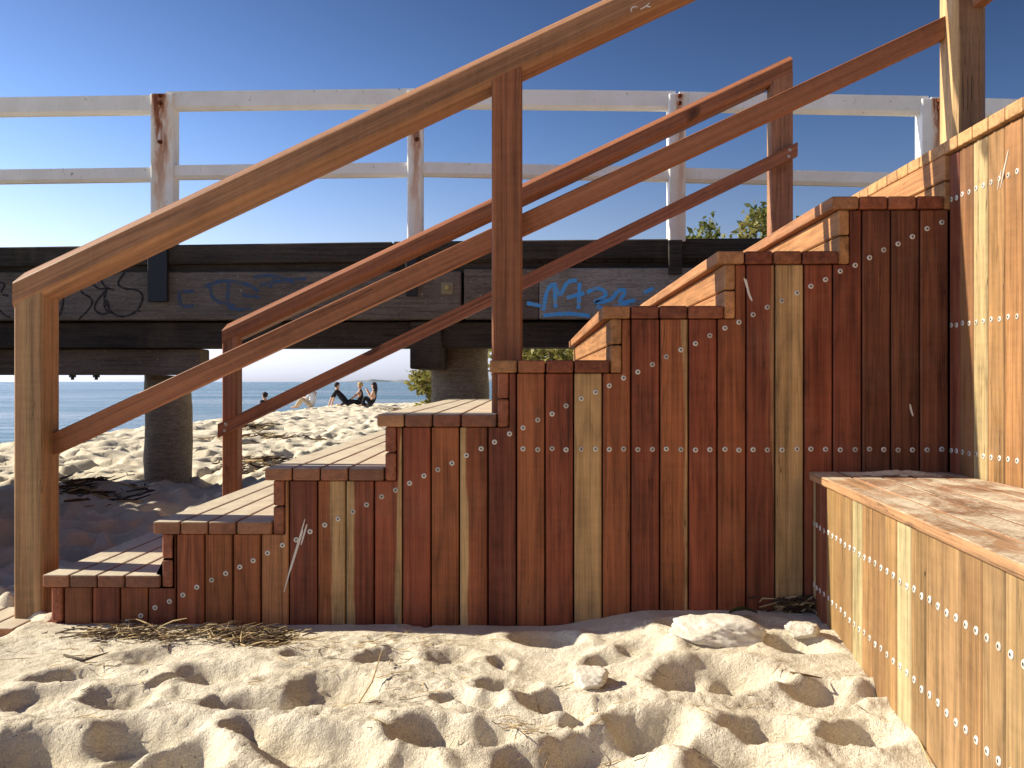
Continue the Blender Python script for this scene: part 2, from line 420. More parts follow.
beach = ss(GX, -8.6, -7.3)
wx = GX + .05 * fbm(GX * 5, GY * 5, 91, 2); wy = GY + .05 * fbm(GX * 5, GY * 5, 92, 2)
amp = (.55 + .45 * beach)
H += amp * (.022 * fbm(wx * 2.1, wy * 3.2, 1, 3) + .011 * fbm(wx * 6, wy * 9, 5, 3) + .005 * fbm(GX * 26, GY * 30, 9, 3))
rd = 1 - np.abs(fbm(wx * 3.6, wy * 5.2, 21, 3)) * 2.2
H += amp * .006 * np.clip(rd, -.6, 1) * (1 - ss(np.abs(GX), 12, 20))
H += (1 - near) * beach * (1 - ss(GY, 34, 44)) * (.05 * fbm(wx * 1.6, wy * 1.4, 31, 3) + .035 * fbm(wx * 5, wy * 4, 35, 3)) * (1 - ss(GX, 3, 6))
cr = fbm(GX * 34, GY * 34, 61, 3); pt = ss(fbm(GX * 2.3, GY * 2.8, 63, 2), -.1, .35)
H += near * (.004 * fbm(GX * 80, GY * 80, 55, 2) * (.3 + pt) + .007 * np.clip(cr - .12, 0, 1) * pt)
for (cx, cy, r, d, asp, rot) in craters:
    R3 = r * 2.6
    ix = np.where((xs > cx - R3) & (xs < cx + R3))[0]; iy = np.where((ys > cy - R3) & (ys < cy + R3))[0]
    if len(ix) == 0 or len(iy) == 0: continue
    sl = np.s_[iy[0]:iy[-1] + 1, ix[0]:ix[-1] + 1]
    dx = wx[sl] - cx; dy = wy[sl] - cy
    u = (dx * math.cos(rot) + dy * math.sin(rot)) / r; v = (-dx * math.sin(rot) + dy * math.cos(rot)) / (r * asp)
    q = np.sqrt(u * u + v * v)
    H[sl] += d * (-1.12 * (1 - ss(q, .45, 1.0)) + .22 * np.exp(-((q - 1.12) / .26) ** 2))
# clods of crusted sand
def field(x, y):
    j = min(max(np.searchsorted(xs, x), 0), len(xs) - 1); i = min(max(np.searchsorted(ys, y), 0), len(ys) - 1)
    return float(H[i, j])
# keep the sand under the treads and inside the stair volume
inside = (GX > -1.60) & (GY > 2.955) & (GY < 5.47) & (GX < 9)
H = np.where(inside, np.minimum(H, -.06), H)
ins2 = (GX > .93) & (GY > -2) & (GY < 2.95)
H = np.where(ins2 & (GX > 1.0), np.minimum(H, .02), H)
# ease towards the cladding base so that the contact line follows the photograph
fr = ss(GY, 2.72, 2.93) * (1 - ss(GY, 2.95, 2.97)) * ss(GX, -1.6, -1.5)
H = H * (1 - .8 * fr) + .8 * fr * (.008 + .055 * ss(GX, .05, .42) - .02 * ss(-GX, -.3, 1.2) * 0 + .004 * fbm(GX * 12, GY * 12, 77, 3))
NX, NY = len(xs), len(ys)
me = bpy.data.meshes.new('sand')
co = np.stack([GX, GY, H], -1).reshape(-1, 3).astype('f')
idx = np.arange(NX * NY).reshape(NY, NX)
q = np.stack([idx[:-1, :-1], idx[:-1, 1:], idx[1:, 1:], idx[1:, :-1]], -1).reshape(-1, 4)
me.vertices.add(len(co)); me.vertices.foreach_set('co', co.ravel())
me.loops.add(q.size); me.loops.foreach_set('vertex_index', q.ravel().astype('i'))
me.polygons.add(len(q)); me.polygons.foreach_set('loop_start', np.arange(0, q.size, 4, dtype='i'))
me.polygons.foreach_set('use_smooth', np.ones(len(q), bool)); me.update(calc_edges=True)
me.materials.append(M_sand)
tag(link('sand', me), kind='structure')

# sea, one sheet to the horizon
me = bpy.data.meshes.new('sea')
me.from_pydata([(-9000, -2000, WATER), (9000, -2000, WATER), (9000, 12000, WATER), (-9000, 12000, WATER)], [], [(0, 1, 2, 3)])
me.materials.append(M_sea); tag(link('sea', me), kind='structure')
# distant low shore
mb = MB(); vs, fs = [], []
n = 90
for i in range(n + 1):
    px = 335 + i * 2.6
    hh = (3.5 + 5.5 * vnoise(np.array([i * .35]), np.array([.5]), 3)[0]) * min(1, i / 14)
    for (dy, z) in ((0, WATER - .5), (10, hh + WATER), (260, hh * .9 + WATER), (270, WATER - .5)):
        Y = 2600 + dy; vs.append(Vector((Y * ratio(px), Y, z)))
for i in range(n):
    for j in range(3): fs.append((i * 4 + j, (i + 1) * 4 + j, (i + 1) * 4 + j + 1, i * 4 + j + 1))
mb.add(vs, fs); 
t = NT('distant_shore', .95, .1); t.col(t.mix(t.mr(t.noise(t.geo(), (.02, .02, .1), 1, 4), .4, .6), (.20, .25, .29), (.34, .35, .35)))  # pale grey-blue colour stands in for haze over the distance
tag(mb.build('far_shore', t.m), kind='structure')

# ------------------------------------------------------------------ the timber steps
RUN, RISE, N0, ZT0, D = .3705, .1774, -1.614, .174, 2.945
WALLX = 1.364
nose = lambda i: N0 + RUN * (i - 1)
ztop = lambda i: ZT0 + RISE * (i - 1)
TT = .041                                   # tread thickness
YB = 5.47
def jit(c, k=.08):
    q = 1 + random.uniform(-k, k); return tuple(v * q * (1 + random.uniform(-k / 3, k / 3)) for v in c)
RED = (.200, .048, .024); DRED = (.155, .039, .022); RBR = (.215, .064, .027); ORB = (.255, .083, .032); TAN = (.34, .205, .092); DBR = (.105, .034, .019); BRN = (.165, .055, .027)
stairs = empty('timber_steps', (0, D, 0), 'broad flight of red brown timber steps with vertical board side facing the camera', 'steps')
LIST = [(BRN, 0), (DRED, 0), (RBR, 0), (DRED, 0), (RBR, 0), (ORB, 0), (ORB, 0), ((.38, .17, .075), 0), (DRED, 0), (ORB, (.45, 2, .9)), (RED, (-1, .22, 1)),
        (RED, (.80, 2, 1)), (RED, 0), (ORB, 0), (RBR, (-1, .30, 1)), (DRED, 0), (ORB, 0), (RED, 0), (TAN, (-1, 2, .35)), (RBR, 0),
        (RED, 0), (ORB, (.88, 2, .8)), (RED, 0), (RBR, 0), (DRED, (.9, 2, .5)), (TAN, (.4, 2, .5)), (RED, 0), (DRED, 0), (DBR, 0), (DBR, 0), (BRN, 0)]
mb = MB(); GAP = .0052; BP = (WALLX - (nose(1) + .067)) / 31
bnd = [nose(1) + .067 + BP * k for k in range(32)]
def top_at(x):                              # cladding height profile
    i = 1
    while i < 8 and x > nose(i + 1) + .064: i += 1
    return ztop(i) - TT - .002, (nose(i + 1) + .064 if i < 8 else 99)
for k in range(31):
    x0, x1 = bnd[k] + GAP / 2, bnd[k + 1] - GAP / 2
    z0 = -.12; h0, xe = top_at(x0 + .001)
    if xe < x1 - .004:
        h1, _ = top_at(xe + .001)
        pts = [(0, 0), (x1 - x0, 0), (x1 - x0, h1 - z0), (xe - x0, h1 - z0), (xe - x0, h0 - z0), (0, h0 - z0)]
    else: pts = rect(0, x1 - x0, 0, h0 - z0)
    c, sp = LIST[k]
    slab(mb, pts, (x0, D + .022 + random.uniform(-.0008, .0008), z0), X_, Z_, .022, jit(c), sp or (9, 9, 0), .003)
clad = mb.build('side_cladding', M_clad, stairs)
tag(clad, 'vertical boards in reds and browns with two rows of screws')
# treads
TC = [(.22, .07, .035), (.17, .048, .026), (.20, .062, .03), (.27, .10, .048), (.15, .045, .025)]
for i in range(0, 9):
    mb = MB(); x = nose(i)
    pitch = RUN / 4
    for k in range(4):
        x0 = x + k * pitch; x1 = x0 + pitch - .0045
        if i == 8 and k == 3: x1 = WALLX - .022
        if k == 3 and i < 8: x1 = x + RUN + .0215
        slab(mb, rect(0, x1 - x0, 0, YB + .012 - (D - .013)), (x0, D - .013 + random.uniform(-.0015, .0015), ztop(i) - TT), X_, Y_, TT,
             jit((.34, .165, .075) if (k == 0 and i > 3) else random.choice(TC), .12), bev=.0055, seg=2)  # upper nosing boards tinted tan to carry the sunlight on their edge
    mb.build('tread', M_tread if i < 5 else M_lit, stairs)
# risers: two boards on edge per step
for i in range(1, 10):
    mb = MB(); x0 = nose(i) + .026 if i < 9 else WALLX - .017
    zb = ztop(i - 1) - TT if i > 1 else -.11; zt = ztop(i) - TT - .001
    zm = (zb + zt) / 2 + .004
    for (za, zc) in ((zb, zm - .0022), (zm + .0022, zt)):
        cc = jit((.35, .17, .07) if i > 5 else (.27, .09, .05), .1)  # golden tint on the upper risers puts sunlight into the colour
        slab(mb, rect(0, zc - za, 0, YB - (D - .004)), (x0, D - .004 + random.uniform(-.001, .001), za), -Z_, Y_, .035, cc, bev=.004) if False else \
        slab(mb, rect(0, zc - za, 0, YB - (D - .004)), (x0 + .035, YB, za), Z_, -Y_, -.035, cc, bev=.004) if False else \
        box(mb, x0, x0 + .035, D - .004 + random.uniform(-.001, .001), YB, za, zc, 'y', cc, bev=.004)
    mb.build('riser', M_lit, stairs)
# near-black carcass behind the boards, its colour stands for shade in the gaps
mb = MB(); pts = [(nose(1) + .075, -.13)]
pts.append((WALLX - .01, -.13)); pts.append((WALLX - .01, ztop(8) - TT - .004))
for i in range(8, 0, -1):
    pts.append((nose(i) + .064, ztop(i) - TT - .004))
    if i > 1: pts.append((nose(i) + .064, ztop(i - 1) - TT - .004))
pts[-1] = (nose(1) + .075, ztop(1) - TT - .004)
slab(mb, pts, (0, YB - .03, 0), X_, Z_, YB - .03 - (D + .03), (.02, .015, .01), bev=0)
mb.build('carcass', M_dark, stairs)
# far side cladding
mb = MB()
for k in range(31):
    x0, x1 = bnd[k] + GAP / 2, bnd[k + 1] - GAP / 2; h0 = top_at(x0 + .001)[0]
    slab(mb, rect(0, x1 - x0, 0, h0 + .12), (x0, YB, -.12), X_, Z_, .022, jit(RED), bev=0)
mb.build('back_cladding', M_clad, stairs)

# screw head shared mesh
def screw_mesh():
    bm = bmesh.new(); n = 16; rings = [(.0086, 0), (.0086, .0012), (.0071, .0026), (.0036, .0028), (.0032, .0012), (0, .0012)]
    rv = []
    for (r, h) in rings:
        rv.append([bm.verts.new((r * math.cos(2 * math.pi * j / n), r * math.sin(2 * math.pi * j / n), h)) for j in range(n)] if r else [bm.verts.new((0, 0, h))])
    for k in range(len(rings) - 1):
        for j in range(n):
            if len(rv[k + 1]) == 1: f = bm.faces.new((rv[k][j], rv[k][(j + 1) % n], rv[k + 1][0]))
            else: f = bm.faces.new((rv[k][j], rv[k][(j + 1) % n], rv[k + 1][(j + 1) % n], rv[k + 1][j]))
            f.material_index = 1 if k >= 3 else 0
    me = bpy.data.meshes.new('screw'); bm.to_mesh(me); bm.free(); me.materials.append(M_steel); me.materials.append(M_hole); return me
SCREW = screw_mesh()
SCREW2 = SCREW.copy(); SCREW2.materials[0] = plain('dull_steel', (.42, .38, .33), .5)
def screw(pos, normal, parent):
    o = bpy.data.objects.new('screw', SCREW if random.random() < .72 else SCREW2); C.objects.link(o); o.parent = parent
    off = Vector(); p = parent
    while p: off += p.location; p = p.parent
    o.location = Vector(pos) - off
    o.rotation_mode = 'QUATERNION'; o.rotation_quaternion = Vector(normal).to_track_quat('Z', 'Y') @ Quaternion((0, 0, 1), random.uniform(0, 6))
    return o
for k in range(31):
    for f in (.25, .75):
        x = bnd[k] + BP * f + random.uniform(-.002, .002)
        z = CAMZ - .800 + (x + 1.342) * .4920 + random.uniform(-.0025, .0025)
        if z > .012: screw((x, D + .0002, z), (0, -1, 0), clad)
        if k >= 16 and not (k == 16 and f < .5 and False): screw((x, D + .0002, CAMZ - .2215 + random.uniform(-.002, .002)), (0, -1, 0), clad)

def ribbon(name, strokes, width, y, mat, parent, thick0=.0015, taper=False):
    """paint or scrape marks lying on a plane y, as thin raised strips"""
    mb = MB()
    for si, st in enumerate(strokes):
        thick = thick0 + .0003 * si
        # smooth
        pts = [Vector(p) for p in st]
        for _ in range(3):
            q_ = [pts[0]]
            for a_, b_ in zip(pts[:-1], pts[1:]): q_ += [a_ * .75 + b_ * .25, a_ * .25 + b_ * .75]
            pts = q_ + [pts[-1]]
        vs, fs = [], []; n = len(pts)
        for i, p in enumerate(pts):
            d = (pts[min(i + 1, n - 1)] - pts[max(i - 1, 0)]); d.normalize()
            nn = Vector((-d.z, 0, d.x)); ww = width * (.7 + .5 * random.random() * .4)
            if taper: ww = width * (.25 + .75 * math.sin(math.pi * (i + .3) / (n + .3)))
            for sg in (-1, 1): vs.append(p + nn * ww * .5 * sg)
        m_ = len(vs)
        vs = [Vector((v.x, y - thick, v.z)) for v in vs] + [Vector((v.x, y + .0005, v.z)) for v in vs]
        for i in range(n - 1):
            a_ = i * 2; fs.append((a_, a_ + 1, a_ + 3, a_ + 2))
            fs.append((a_, a_ + 2, a_ + 2 + m_, a_ + m_)); fs.append((a_ + 1, a_ + 1 + m_, a_ + 3 + m_, a_ + 3))
        mb.add(vs, fs)
    return mb.build(name, mat, parent)
def S2(pts, Y): return [P(x, y, Y) for x, y in pts]
ribbon('scrape', [S2([(305, 519), (299, 540), (291, 566), (284, 592)], D), S2([(303, 530), (296, 552), (290, 572)], D), S2([(307, 524), (301, 545)], D)], .0055, D, M_scuff, clad, .0006, True)
ribbon('scrape', [S2([(744, 278), (747, 286), (750, 298)], D), S2([(746, 279), (748, 292), (752, 301)], D)], .007, D, M_scuff, clad, .0006, True)
ribbon('scrape', [S2([(910, 404), (911, 410), (913, 416)], D)], .006, D, M_scuff, clad, .0006, True)

# ------------------------------------------------------------------ right return wall and landing
wall = empty('landing_wall', (WALLX, 2.9, 0), 'sunlit golden board wall of the upper landing behind the bench', 'wall')
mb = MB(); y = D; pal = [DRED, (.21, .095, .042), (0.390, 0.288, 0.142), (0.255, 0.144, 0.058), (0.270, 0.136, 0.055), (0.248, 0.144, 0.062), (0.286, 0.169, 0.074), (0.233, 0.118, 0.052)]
wb = []
k = 0; y1 = D - .001
wid = [.069, .0875, .0875] + [BP] * 60
while y1 > -1.2:
    y0 = y1 - wid[k]; c = pal[k] if k < len(pal) else random.choice(pal[3:])
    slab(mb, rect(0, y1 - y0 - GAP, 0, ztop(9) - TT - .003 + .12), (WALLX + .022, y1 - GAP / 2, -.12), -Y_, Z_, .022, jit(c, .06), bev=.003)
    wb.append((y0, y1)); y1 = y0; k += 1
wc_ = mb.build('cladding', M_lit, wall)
for (y0, y1) in wb[:9]:
    for f in ((.25, .75) if y1 - y0 > .05 else (.5,)):
        for z in (CAMZ + .590, CAMZ + .183, CAMZ - .2225):
            screw((WALLX, y1 - (y1 - y0) * f, z + random.uniform(-.002, .002)), (-1, 0, 0), wc_)
# deck boards of the landing run across, their ends make the capping
mb = MB(); y1 = D - .001
n = 0
while y1 > -1.2:
    y0 = y1 - BP
    box(mb, WALLX - .018 + random.uniform(-.001, .001), 2.8, y0 + .0045, y1, ztop(9) - TT, ztop(9), 'x', jit((.44, .25, .11), .1), bev=.005, seg=2)
    y1 = y0
y1 = D
while y1 < YB:
    box(mb, WALLX - .018, 2.8, y1, y1 + BP - .0045, ztop(9) - TT, ztop(9), 'x', jit((.44, .25, .11), .1), bev=.005, seg=2); y1 += BP
mb.build('deck', M_lit, wall)
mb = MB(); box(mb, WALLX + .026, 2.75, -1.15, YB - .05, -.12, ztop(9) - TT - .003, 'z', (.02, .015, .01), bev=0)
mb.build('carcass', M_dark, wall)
mb = MB()
for (a_, b_, wd) in (((1009, 150), (1001, 188), .005), ((1002, 170), (998, 190), .004)):
    ya, yb_ = WALLX / ratio(a_[0]), WALLX / ratio(b_[0])
    pa = Vector((WALLX - .001, ya, XZ(a_[0], a_[1], ya)[1])); pb = Vector((WALLX - .001, yb_, XZ(b_[0], b_[1], yb_)[1]))
    tube(mb, [pa, pa.lerp(pb, .5), pb], [.0015, wd * .6, .001], 6)
mb.build('scrape', M_scuff, wc_)

# ------------------------------------------------------------------ bench
BX0, BS = .910, .080                        # edge at the cladding and its drift towards the camera
bz = CAMZ - .2935
bench = empty('timber_bench', (.91, 2.4, 0), 'low boxed timber bench with sandy plank top against the landing wall', 'bench')
dirv = Vector((-BS, -1, 0)).normalized()    # towards the camera
perp = Vector((1, -BS, 0)).normalized()     # to the right
org = Vector((BX0, D - .001, bz))
Lb = 2.9
def clipx(poly):                            # keep X < WALLX-.002, Y < D-.001 (poly in world XY)
    for (nx, ny, c) in ((1, 0, WALLX - .002), (0, 1, D - .0015)):
        out = []
        for i in range(len(poly)):
            a_, b_ = poly[i], poly[(i + 1) % len(poly)]
            da, db = nx * a_[0] + ny * a_[1] - c, nx * b_[0] + ny * b_[1] - c
            if da <= 0: out.append(a_)
            if da * db < 0:
                q_ = da / (da - db); out.append((a_[0] + (b_[0] - a_[0]) * q_, a_[1] + (b_[1] - a_[1]) * q_))
        poly = out
        if not poly: break
    return poly
mb = MB(); bw = .0935; TB = .026
for k in range(8):
    q_ = []
    for (a_, l_) in ((k * bw, -.2), (k * bw + bw - .005, -.2), (k * bw + bw - .005, Lb), (k * bw, Lb)):
        v = org + perp * a_ + dirv * l_; q_.append((v.x, v.y))
    q_ = clipx(q_)
    if len(q_) < 3: continue
    # to local: across = perp, along = -dirv
    loc = [((Vector((x, y, 0)) - Vector((org.x, org.y, 0))).dot(perp), (Vector((x, y, 0)) - Vector((org.x, org.y, 0))).dot(-dirv)) for x, y in q_]
    slab(mb, loc, org - Z_ * TB, perp, -dirv, TB, jit((.25, .12, .06) if k else (.34, .19, .09), .12), bev=.004, seg=2)
mb.build('seat', M_bench, bench)
mb = MB(); fo = org + perp * .014; fo.z = 0
bp = .094; cols = [(0.316, 0.238, 0.118), RBR, DRED, (0.253, 0.161, 0.062), (0.232, 0.140, 0.056), (0.259, 0.161, 0.069), (0.365, 0.295, 0.156), (0.232, 0.134, 0.056), (0.210, 0.120, 0.053), (0.238, 0.140, 0.059), (0.372, 0.309, 0.169), (0.232, 0.140, 0.062), (0.267, 0.164, 0.075), (0.281, 0.175, 0.081), (0.238, 0.136, 0.059), (0.259, 0.161, 0.072), (0.281, 0.182, 0.084)] * 3
bb = []; l_ = 0.0
wds = [.03, .085, .062] + [.094] * 30
for k in range(33):
    wdt = wds[k]
    if l_ + wdt > Lb - .05: break
    v = fo + dirv * l_
    slab(mb, rect(0, wdt - GAP, 0, bz - TB - .0015 + .12), Vector((v.x, v.y, -.12)) + perp * .022, dirv, Z_, .022, jit(cols[k], .06), bev=.003)
    bb.append((l_, l_ + wdt)); l_ += wdt
bc = mb.build('front_cladding', M_lit, bench)
for (l0, l1) in bb[:17]:
    for f in ((.25, .75) if l1 - l0 > .08 else (.5,)):
        v = fo + dirv * (l0 + (l1 - l0) * f)
        for z in (CAMZ - .460, CAMZ - .660):
            screw((v.x, v.y, z + random.uniform(-.003, .003)) , -perp, bc)
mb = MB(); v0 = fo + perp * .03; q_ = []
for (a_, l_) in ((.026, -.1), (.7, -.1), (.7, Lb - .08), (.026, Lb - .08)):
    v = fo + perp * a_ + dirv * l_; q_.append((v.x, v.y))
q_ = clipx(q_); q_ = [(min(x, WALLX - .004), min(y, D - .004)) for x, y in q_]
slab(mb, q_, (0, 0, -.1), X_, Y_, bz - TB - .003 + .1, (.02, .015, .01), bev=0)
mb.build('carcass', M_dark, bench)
# drift of blown sand lying on the seat in the corner
def blob_sheet(name, cx, cy, z, rx, ry, h, mat, seed, nx=60, ny=40, rot=0):
    mb = MB(); vs, fs, idx = [], [], {}
    for i in range(nx + 1):
        for j in range(ny + 1):
            u, v = i / nx * 2 - 1, j / ny * 2 - 1
            r = math.hypot(u, v) + .45 * float(fbm(np.array([u * 2.2 + seed]), np.array([v * 2.2]), seed, 4)[0])
            hh = h * (1 - r) + h * .3 * float(fbm(np.array([u * 9 + seed]), np.array([v * 5.]), seed + 3, 3)[0])
            x = cx + rx * u * math.cos(rot) - ry * v * math.sin(rot); y = cy + rx * u * math.sin(rot) + ry * v * math.cos(rot)
            idx[i, j] = len(vs); vs.append(Vector((x, y, z + max(hh, -.004))))
    for i in range(nx):
        for j in range(ny):
            q4 = (idx[i, j], idx[i + 1, j], idx[i + 1, j + 1], idx[i, j + 1])
            if max(vs[k].z for k in q4) > z - .0035: fs.append(q4)
    mb.add(vs, fs); return mb.build(name, mat, smooth=True)
o = blob_sheet('blown_sand', 1.16, 2.86, bz, .16, .055, .014, M_sand, 4); tag(o, kind='stuff', label='drift of pale sand blown on the bench in its corner', cat='sand')

# ------------------------------------------------------------------ handrails
YR = 3.05; RS = .464
th = math.atan(RS); ed = Vector((math.cos(th), 0, math.sin(th))); en = Vector((-math.sin(th), 0, math.cos(th)))
def railz(x): return CAMZ + .633 + RS * (x + .993)      # front bottom edge of the near top rail
def section(sc=1.0):   # (y, n)
    s_ = [(.02, 0), (.118, 0), (.124, .006), (.124, .104), (.112, .120), (.066, .121), (.054, .119), (.004, .090), (0, .084), (0, .024), (.003, .018), (.014, .003)]
    return [(a_ * sc, (b_ - .02) * sc) for a_, b_ in s_]
RC = (.36, .165, .075); RC2 = (.30, .105, .05)
near_rail = empty('handrail', (0, YR, 0), 'heavy reddish timber handrail along the near edge of the steps', 'handrail')
def sloped(name, parent, xa, xb, zfun, Y, sec, tint, sap=(9, 9, 0)):
    mb = MB(); loft(mb, sec, (xa, Y, zfun(xa)), (xb, Y, zfun(xb)), Y_, en, tint, sap)
    return mb.build(name, M_rail, parent)
xl = XZ(12.3, 300, YR)[0]
# top rail, with a plumb-cut lower end
mb = MB(); sec = section(); x1 = 1.55
vs, wc, af = [], [], []
for xx in (xl, x1):
    for (u, v) in sec:
        zc = railz(xx) + v / math.cos(th); s_ = 0
        if xx == xl and v > .075: s_ = (v - .075) * .55      # eased corner
        vs.append(Vector((xx + s_, YR + u, zc + s_ * RS))); wc.append(Vector((u, xx / math.cos(th), v))); af.append(.5)
n = len(sec); fs = [(i, (i + 1) % n, (i + 1) % n + n, i + n) for i in range(n)] + [tuple(range(n))[::-1], tuple(range(n, 2 * n))]
mb.add(vs, fs, wc=wc, af=af, tint=(.29, .145, .075)); mb.build('top_rail', M_rail, near_rail)
K6 = lambda q: [(500 + x / 3.413, y / 3.413 - 13) for x, y in q]
ribbon('chalk_mark', [S2(K6(q), YR) for q in ([(450, 86), (446, 74), (458, 66), (470, 68)], [(478, 76), (492, 70), (512, 54)], [(498, 66), (514, 68)], [(548, 40), (556, 32)], [(580, 24), (574, 12), (590, 8)], [(600, 24), (608, 14), (622, 6)])], .0045, YR, M_scuff, near_rail, .0008, True)
def zmid(x): return CAMZ - .175 - .078 + .4638 * (x + 1.669)      # bottom edge, near middle rail
msec = [(0.003, 0), (.042, 0), (.045, .003), (.045, .067), (.042, .07), (.003, .07), (0, .067), (0, .003)]
def postbox(mb, x0, x1, y0, y1, z0, zt_fun, tint, ch=.006, sap=(9, 9, 0)):
    """chamfered post whose top follows the rail slope"""
    pl = [(x0 + ch, y0), (x1 - ch, y0), (x1, y0 + ch), (x1, y1 - ch), (x1 - ch, y1), (x0 + ch, y1), (x0, y1 - ch), (x0, y0 + ch)]
    vs = [Vector((x, y, z0)) for x, y in pl] + [Vector((x, y, zt_fun(x))) for x, y in pl]
    fs = [(i, (i + 1) % 8, (i + 1) % 8 + 8, i + 8) for i in range(8)] + [tuple(range(8))[::-1], tuple(range(8, 16))]
    mb.add(vs, fs, wc=[Vector((v.x, v.z, v.y)) for v in vs], af=[(v.x - x0) / (x1 - x0) for v in vs], tint=tint, sap=sap)
mb = MB(); loft(mb, msec, (-1.70, YR + .068, zmid(-1.70)), (1.47, YR + .068, zmid(1.47)), Y_, en, (.26, .10, .048)); mb.build('middle_rail', M_rail, near_rail)
pl_ = lambda x: railz(x) - .0005
mb = MB(); postbox(mb, xl + .0015, xl + .103, YR + .003, YR + .118, -.1, pl_, (.31, .18, .09), .007, (.35, .75, .55)); mb.build('post', M_rail, near_rail)
xm = XZ(491.6, 300, YR)[0]
mb = MB(); postbox(mb, xm, xm + .104, YR + .003, YR + .118, ztop(4) - .02, pl_, (.245, .092, .043), .006); mb.build('post', M_rail, near_rail)
xt = XZ(958.5, 100, YR)[0]
mb = MB(); postbox(mb, xt - .012, xt + .098, YR + .003, YR + .125, ztop(9) - .02, lambda x: ztop(9) + 1.25, (.22, .13, .075), .014, (-1, .10, 1)); 
tag(mb.build('post', M_rail, near_rail), 'tall landing post at the top of the flight')
# rails of the landing run back towards the camera
mb = MB(); z_ = zmid(1.46)
box(mb, xt + .045, xt + .09, -.9, YR + .002, CAMZ + 1.262, CAMZ + 1.337, 'y', (.25, .11, .06), bev=.003); mb.build('landing_rail', M_rail, near_rail)
mb = MB(); postbox(mb, xt + .0, xt + .098, -1.0, -.9, ztop(9) - .02, lambda x: ztop(9) + 1.0, (.33, .17, .09)); mb.build('post', M_rail, near_rail)

YF = 5.40
far_rail = empty('handrail', (0, YF, 0), 'far handrail of the steps, smaller looking, with thin lower rail bolted to its posts', 'handrail')
xf = XZ(221.8, 320, YF)[0]; xfe = XZ(792.6, 60, YF)[0]
zf = lambda x: CAMZ + .257 + .472 * (x + 1.825)
mb = MB(); vs, wc, af = [], [], []
for xx in (xf, xfe):
    for (u, v) in sec:
        s_ = (v - .07) * .5 if (xx == xf and v > .07) else 0
        vs.append(Vector((xx + s_, YF + u, zf(xx) + v / math.cos(th) + s_ * RS))); wc.append(Vector((u, xx * 1.1, v))); af.append(.5)
mb.add(vs, fs and [(i, (i + 1) % n, (i + 1) % n + n, i + n) for i in range(n)] + [tuple(range(n))[::-1], tuple(range(n, 2 * n))], wc=wc, af=af, tint=(.26, .095, .045))
mb.build('top_rail', M_rail, far_rail)
zfm = lambda x: CAMZ - .256 - .082 + .484 * (x + 1.88)
xa, xb = XZ(220.2, 430, YF)[0], XZ(795.5, 155, YF)[0]
mb = MB(); vs = []
for xx in (xa, xb):
    for (y, dz) in ((-.046, 0), (-.002, 0), (-.002, .082), (-.046, .082)): vs.append(Vector((xx, YF + y, zfm(xx) + dz)))
mb.add(vs, [(0, 1, 2, 3), (7, 6, 5, 4), (0, 4, 5, 1), (1, 5, 6, 2), (2, 6, 7, 3), (3, 7, 4, 0)], wc=[Vector((v.y, v.x, v.z - zfm(v.x))) for v in vs], tint=(.30, .115, .06))
fm = mb.build('middle_rail', M_rail, far_rail)
for xx in (xa + .045, xb - .05):
    for dz in (.022, .06): screw((xx + (dz - .04) * .2, YF - .046, zfm(xx) + dz), (0, -1, 0), fm)
mb = MB(); postbox(mb, xf + .001, xf + .094, YF, YF + .10, -.12, lambda x: zf(x) - .001, (.30, .12, .06)); mb.build('post', M_rail, far_rail)
mb = MB(); postbox(mb, xfe - .128, xfe + .004, YF, YF + .10, ztop(9) - .05, lambda x: zf(x) - .001, (.33, .15, .085), .006, (-1, .06, .8)); mb.build('post', M_rail, far_rail)  # pale strip down the left edge paints its sunlit side face

# ------------------------------------------------------------------ jetty
YJ = 6.2; YK = 7.08
jetty = empty('jetty', (0, YJ, 0), 'old dark timber jetty with graffiti crossing behind the steps', 'jetty')
XL, XR = -16.0, 9.0
def jz(py): return XZ(420, py, YJ)[1]
mb = MB()
xx = XL
while xx < XR:                               # deck edge beam in long lengths, each a little off line
    x2 = xx + random.uniform(2.2, 3.6); dz = random.uniform(-.004, .004)
    box(mb, xx, x2 - .006, YJ - .02 + random.uniform(0, .01), YJ + .16, jz(258) + dz, jz(238.6) + dz, 'x', (.05, .05, .05), bev=.008); xx = x2
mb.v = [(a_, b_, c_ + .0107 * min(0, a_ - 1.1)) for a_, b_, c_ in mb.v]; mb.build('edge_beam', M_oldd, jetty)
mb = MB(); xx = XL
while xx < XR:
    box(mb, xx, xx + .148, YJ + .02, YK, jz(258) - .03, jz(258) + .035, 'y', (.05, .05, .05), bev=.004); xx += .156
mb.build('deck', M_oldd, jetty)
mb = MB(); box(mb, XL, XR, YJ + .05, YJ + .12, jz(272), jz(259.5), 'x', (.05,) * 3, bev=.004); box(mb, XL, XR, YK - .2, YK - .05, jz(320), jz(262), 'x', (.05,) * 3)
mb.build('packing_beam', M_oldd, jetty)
xg = XZ(462.5, 300, YJ)[0]
mb = MB(); box(mb, XL, xg - .01, YJ, YJ + .12, jz(319.5), jz(271.2), 'x', (.1,) * 3, bev=.008); mb.build('fascia_plank', M_old, jetty)
mb = MB(); xp = XZ(539, 300, YJ)[0]
box(mb, xg + .01, xp, YJ + .002, YJ + .12, jz(319), jz(269), 'x', (.1,) * 3, bev=.006); mb.build('fascia_plank', M_old, jetty)
mb = MB(); box(mb, xp + .003, XR, YJ - .002, YJ + .12, jz(319), jz(268.5), 'x', (.1,) * 3, bev=.006); pnl = mb.build('fascia_plank', M_panel, jetty)
tag(pnl, 'paler plank with bright blue graffiti')
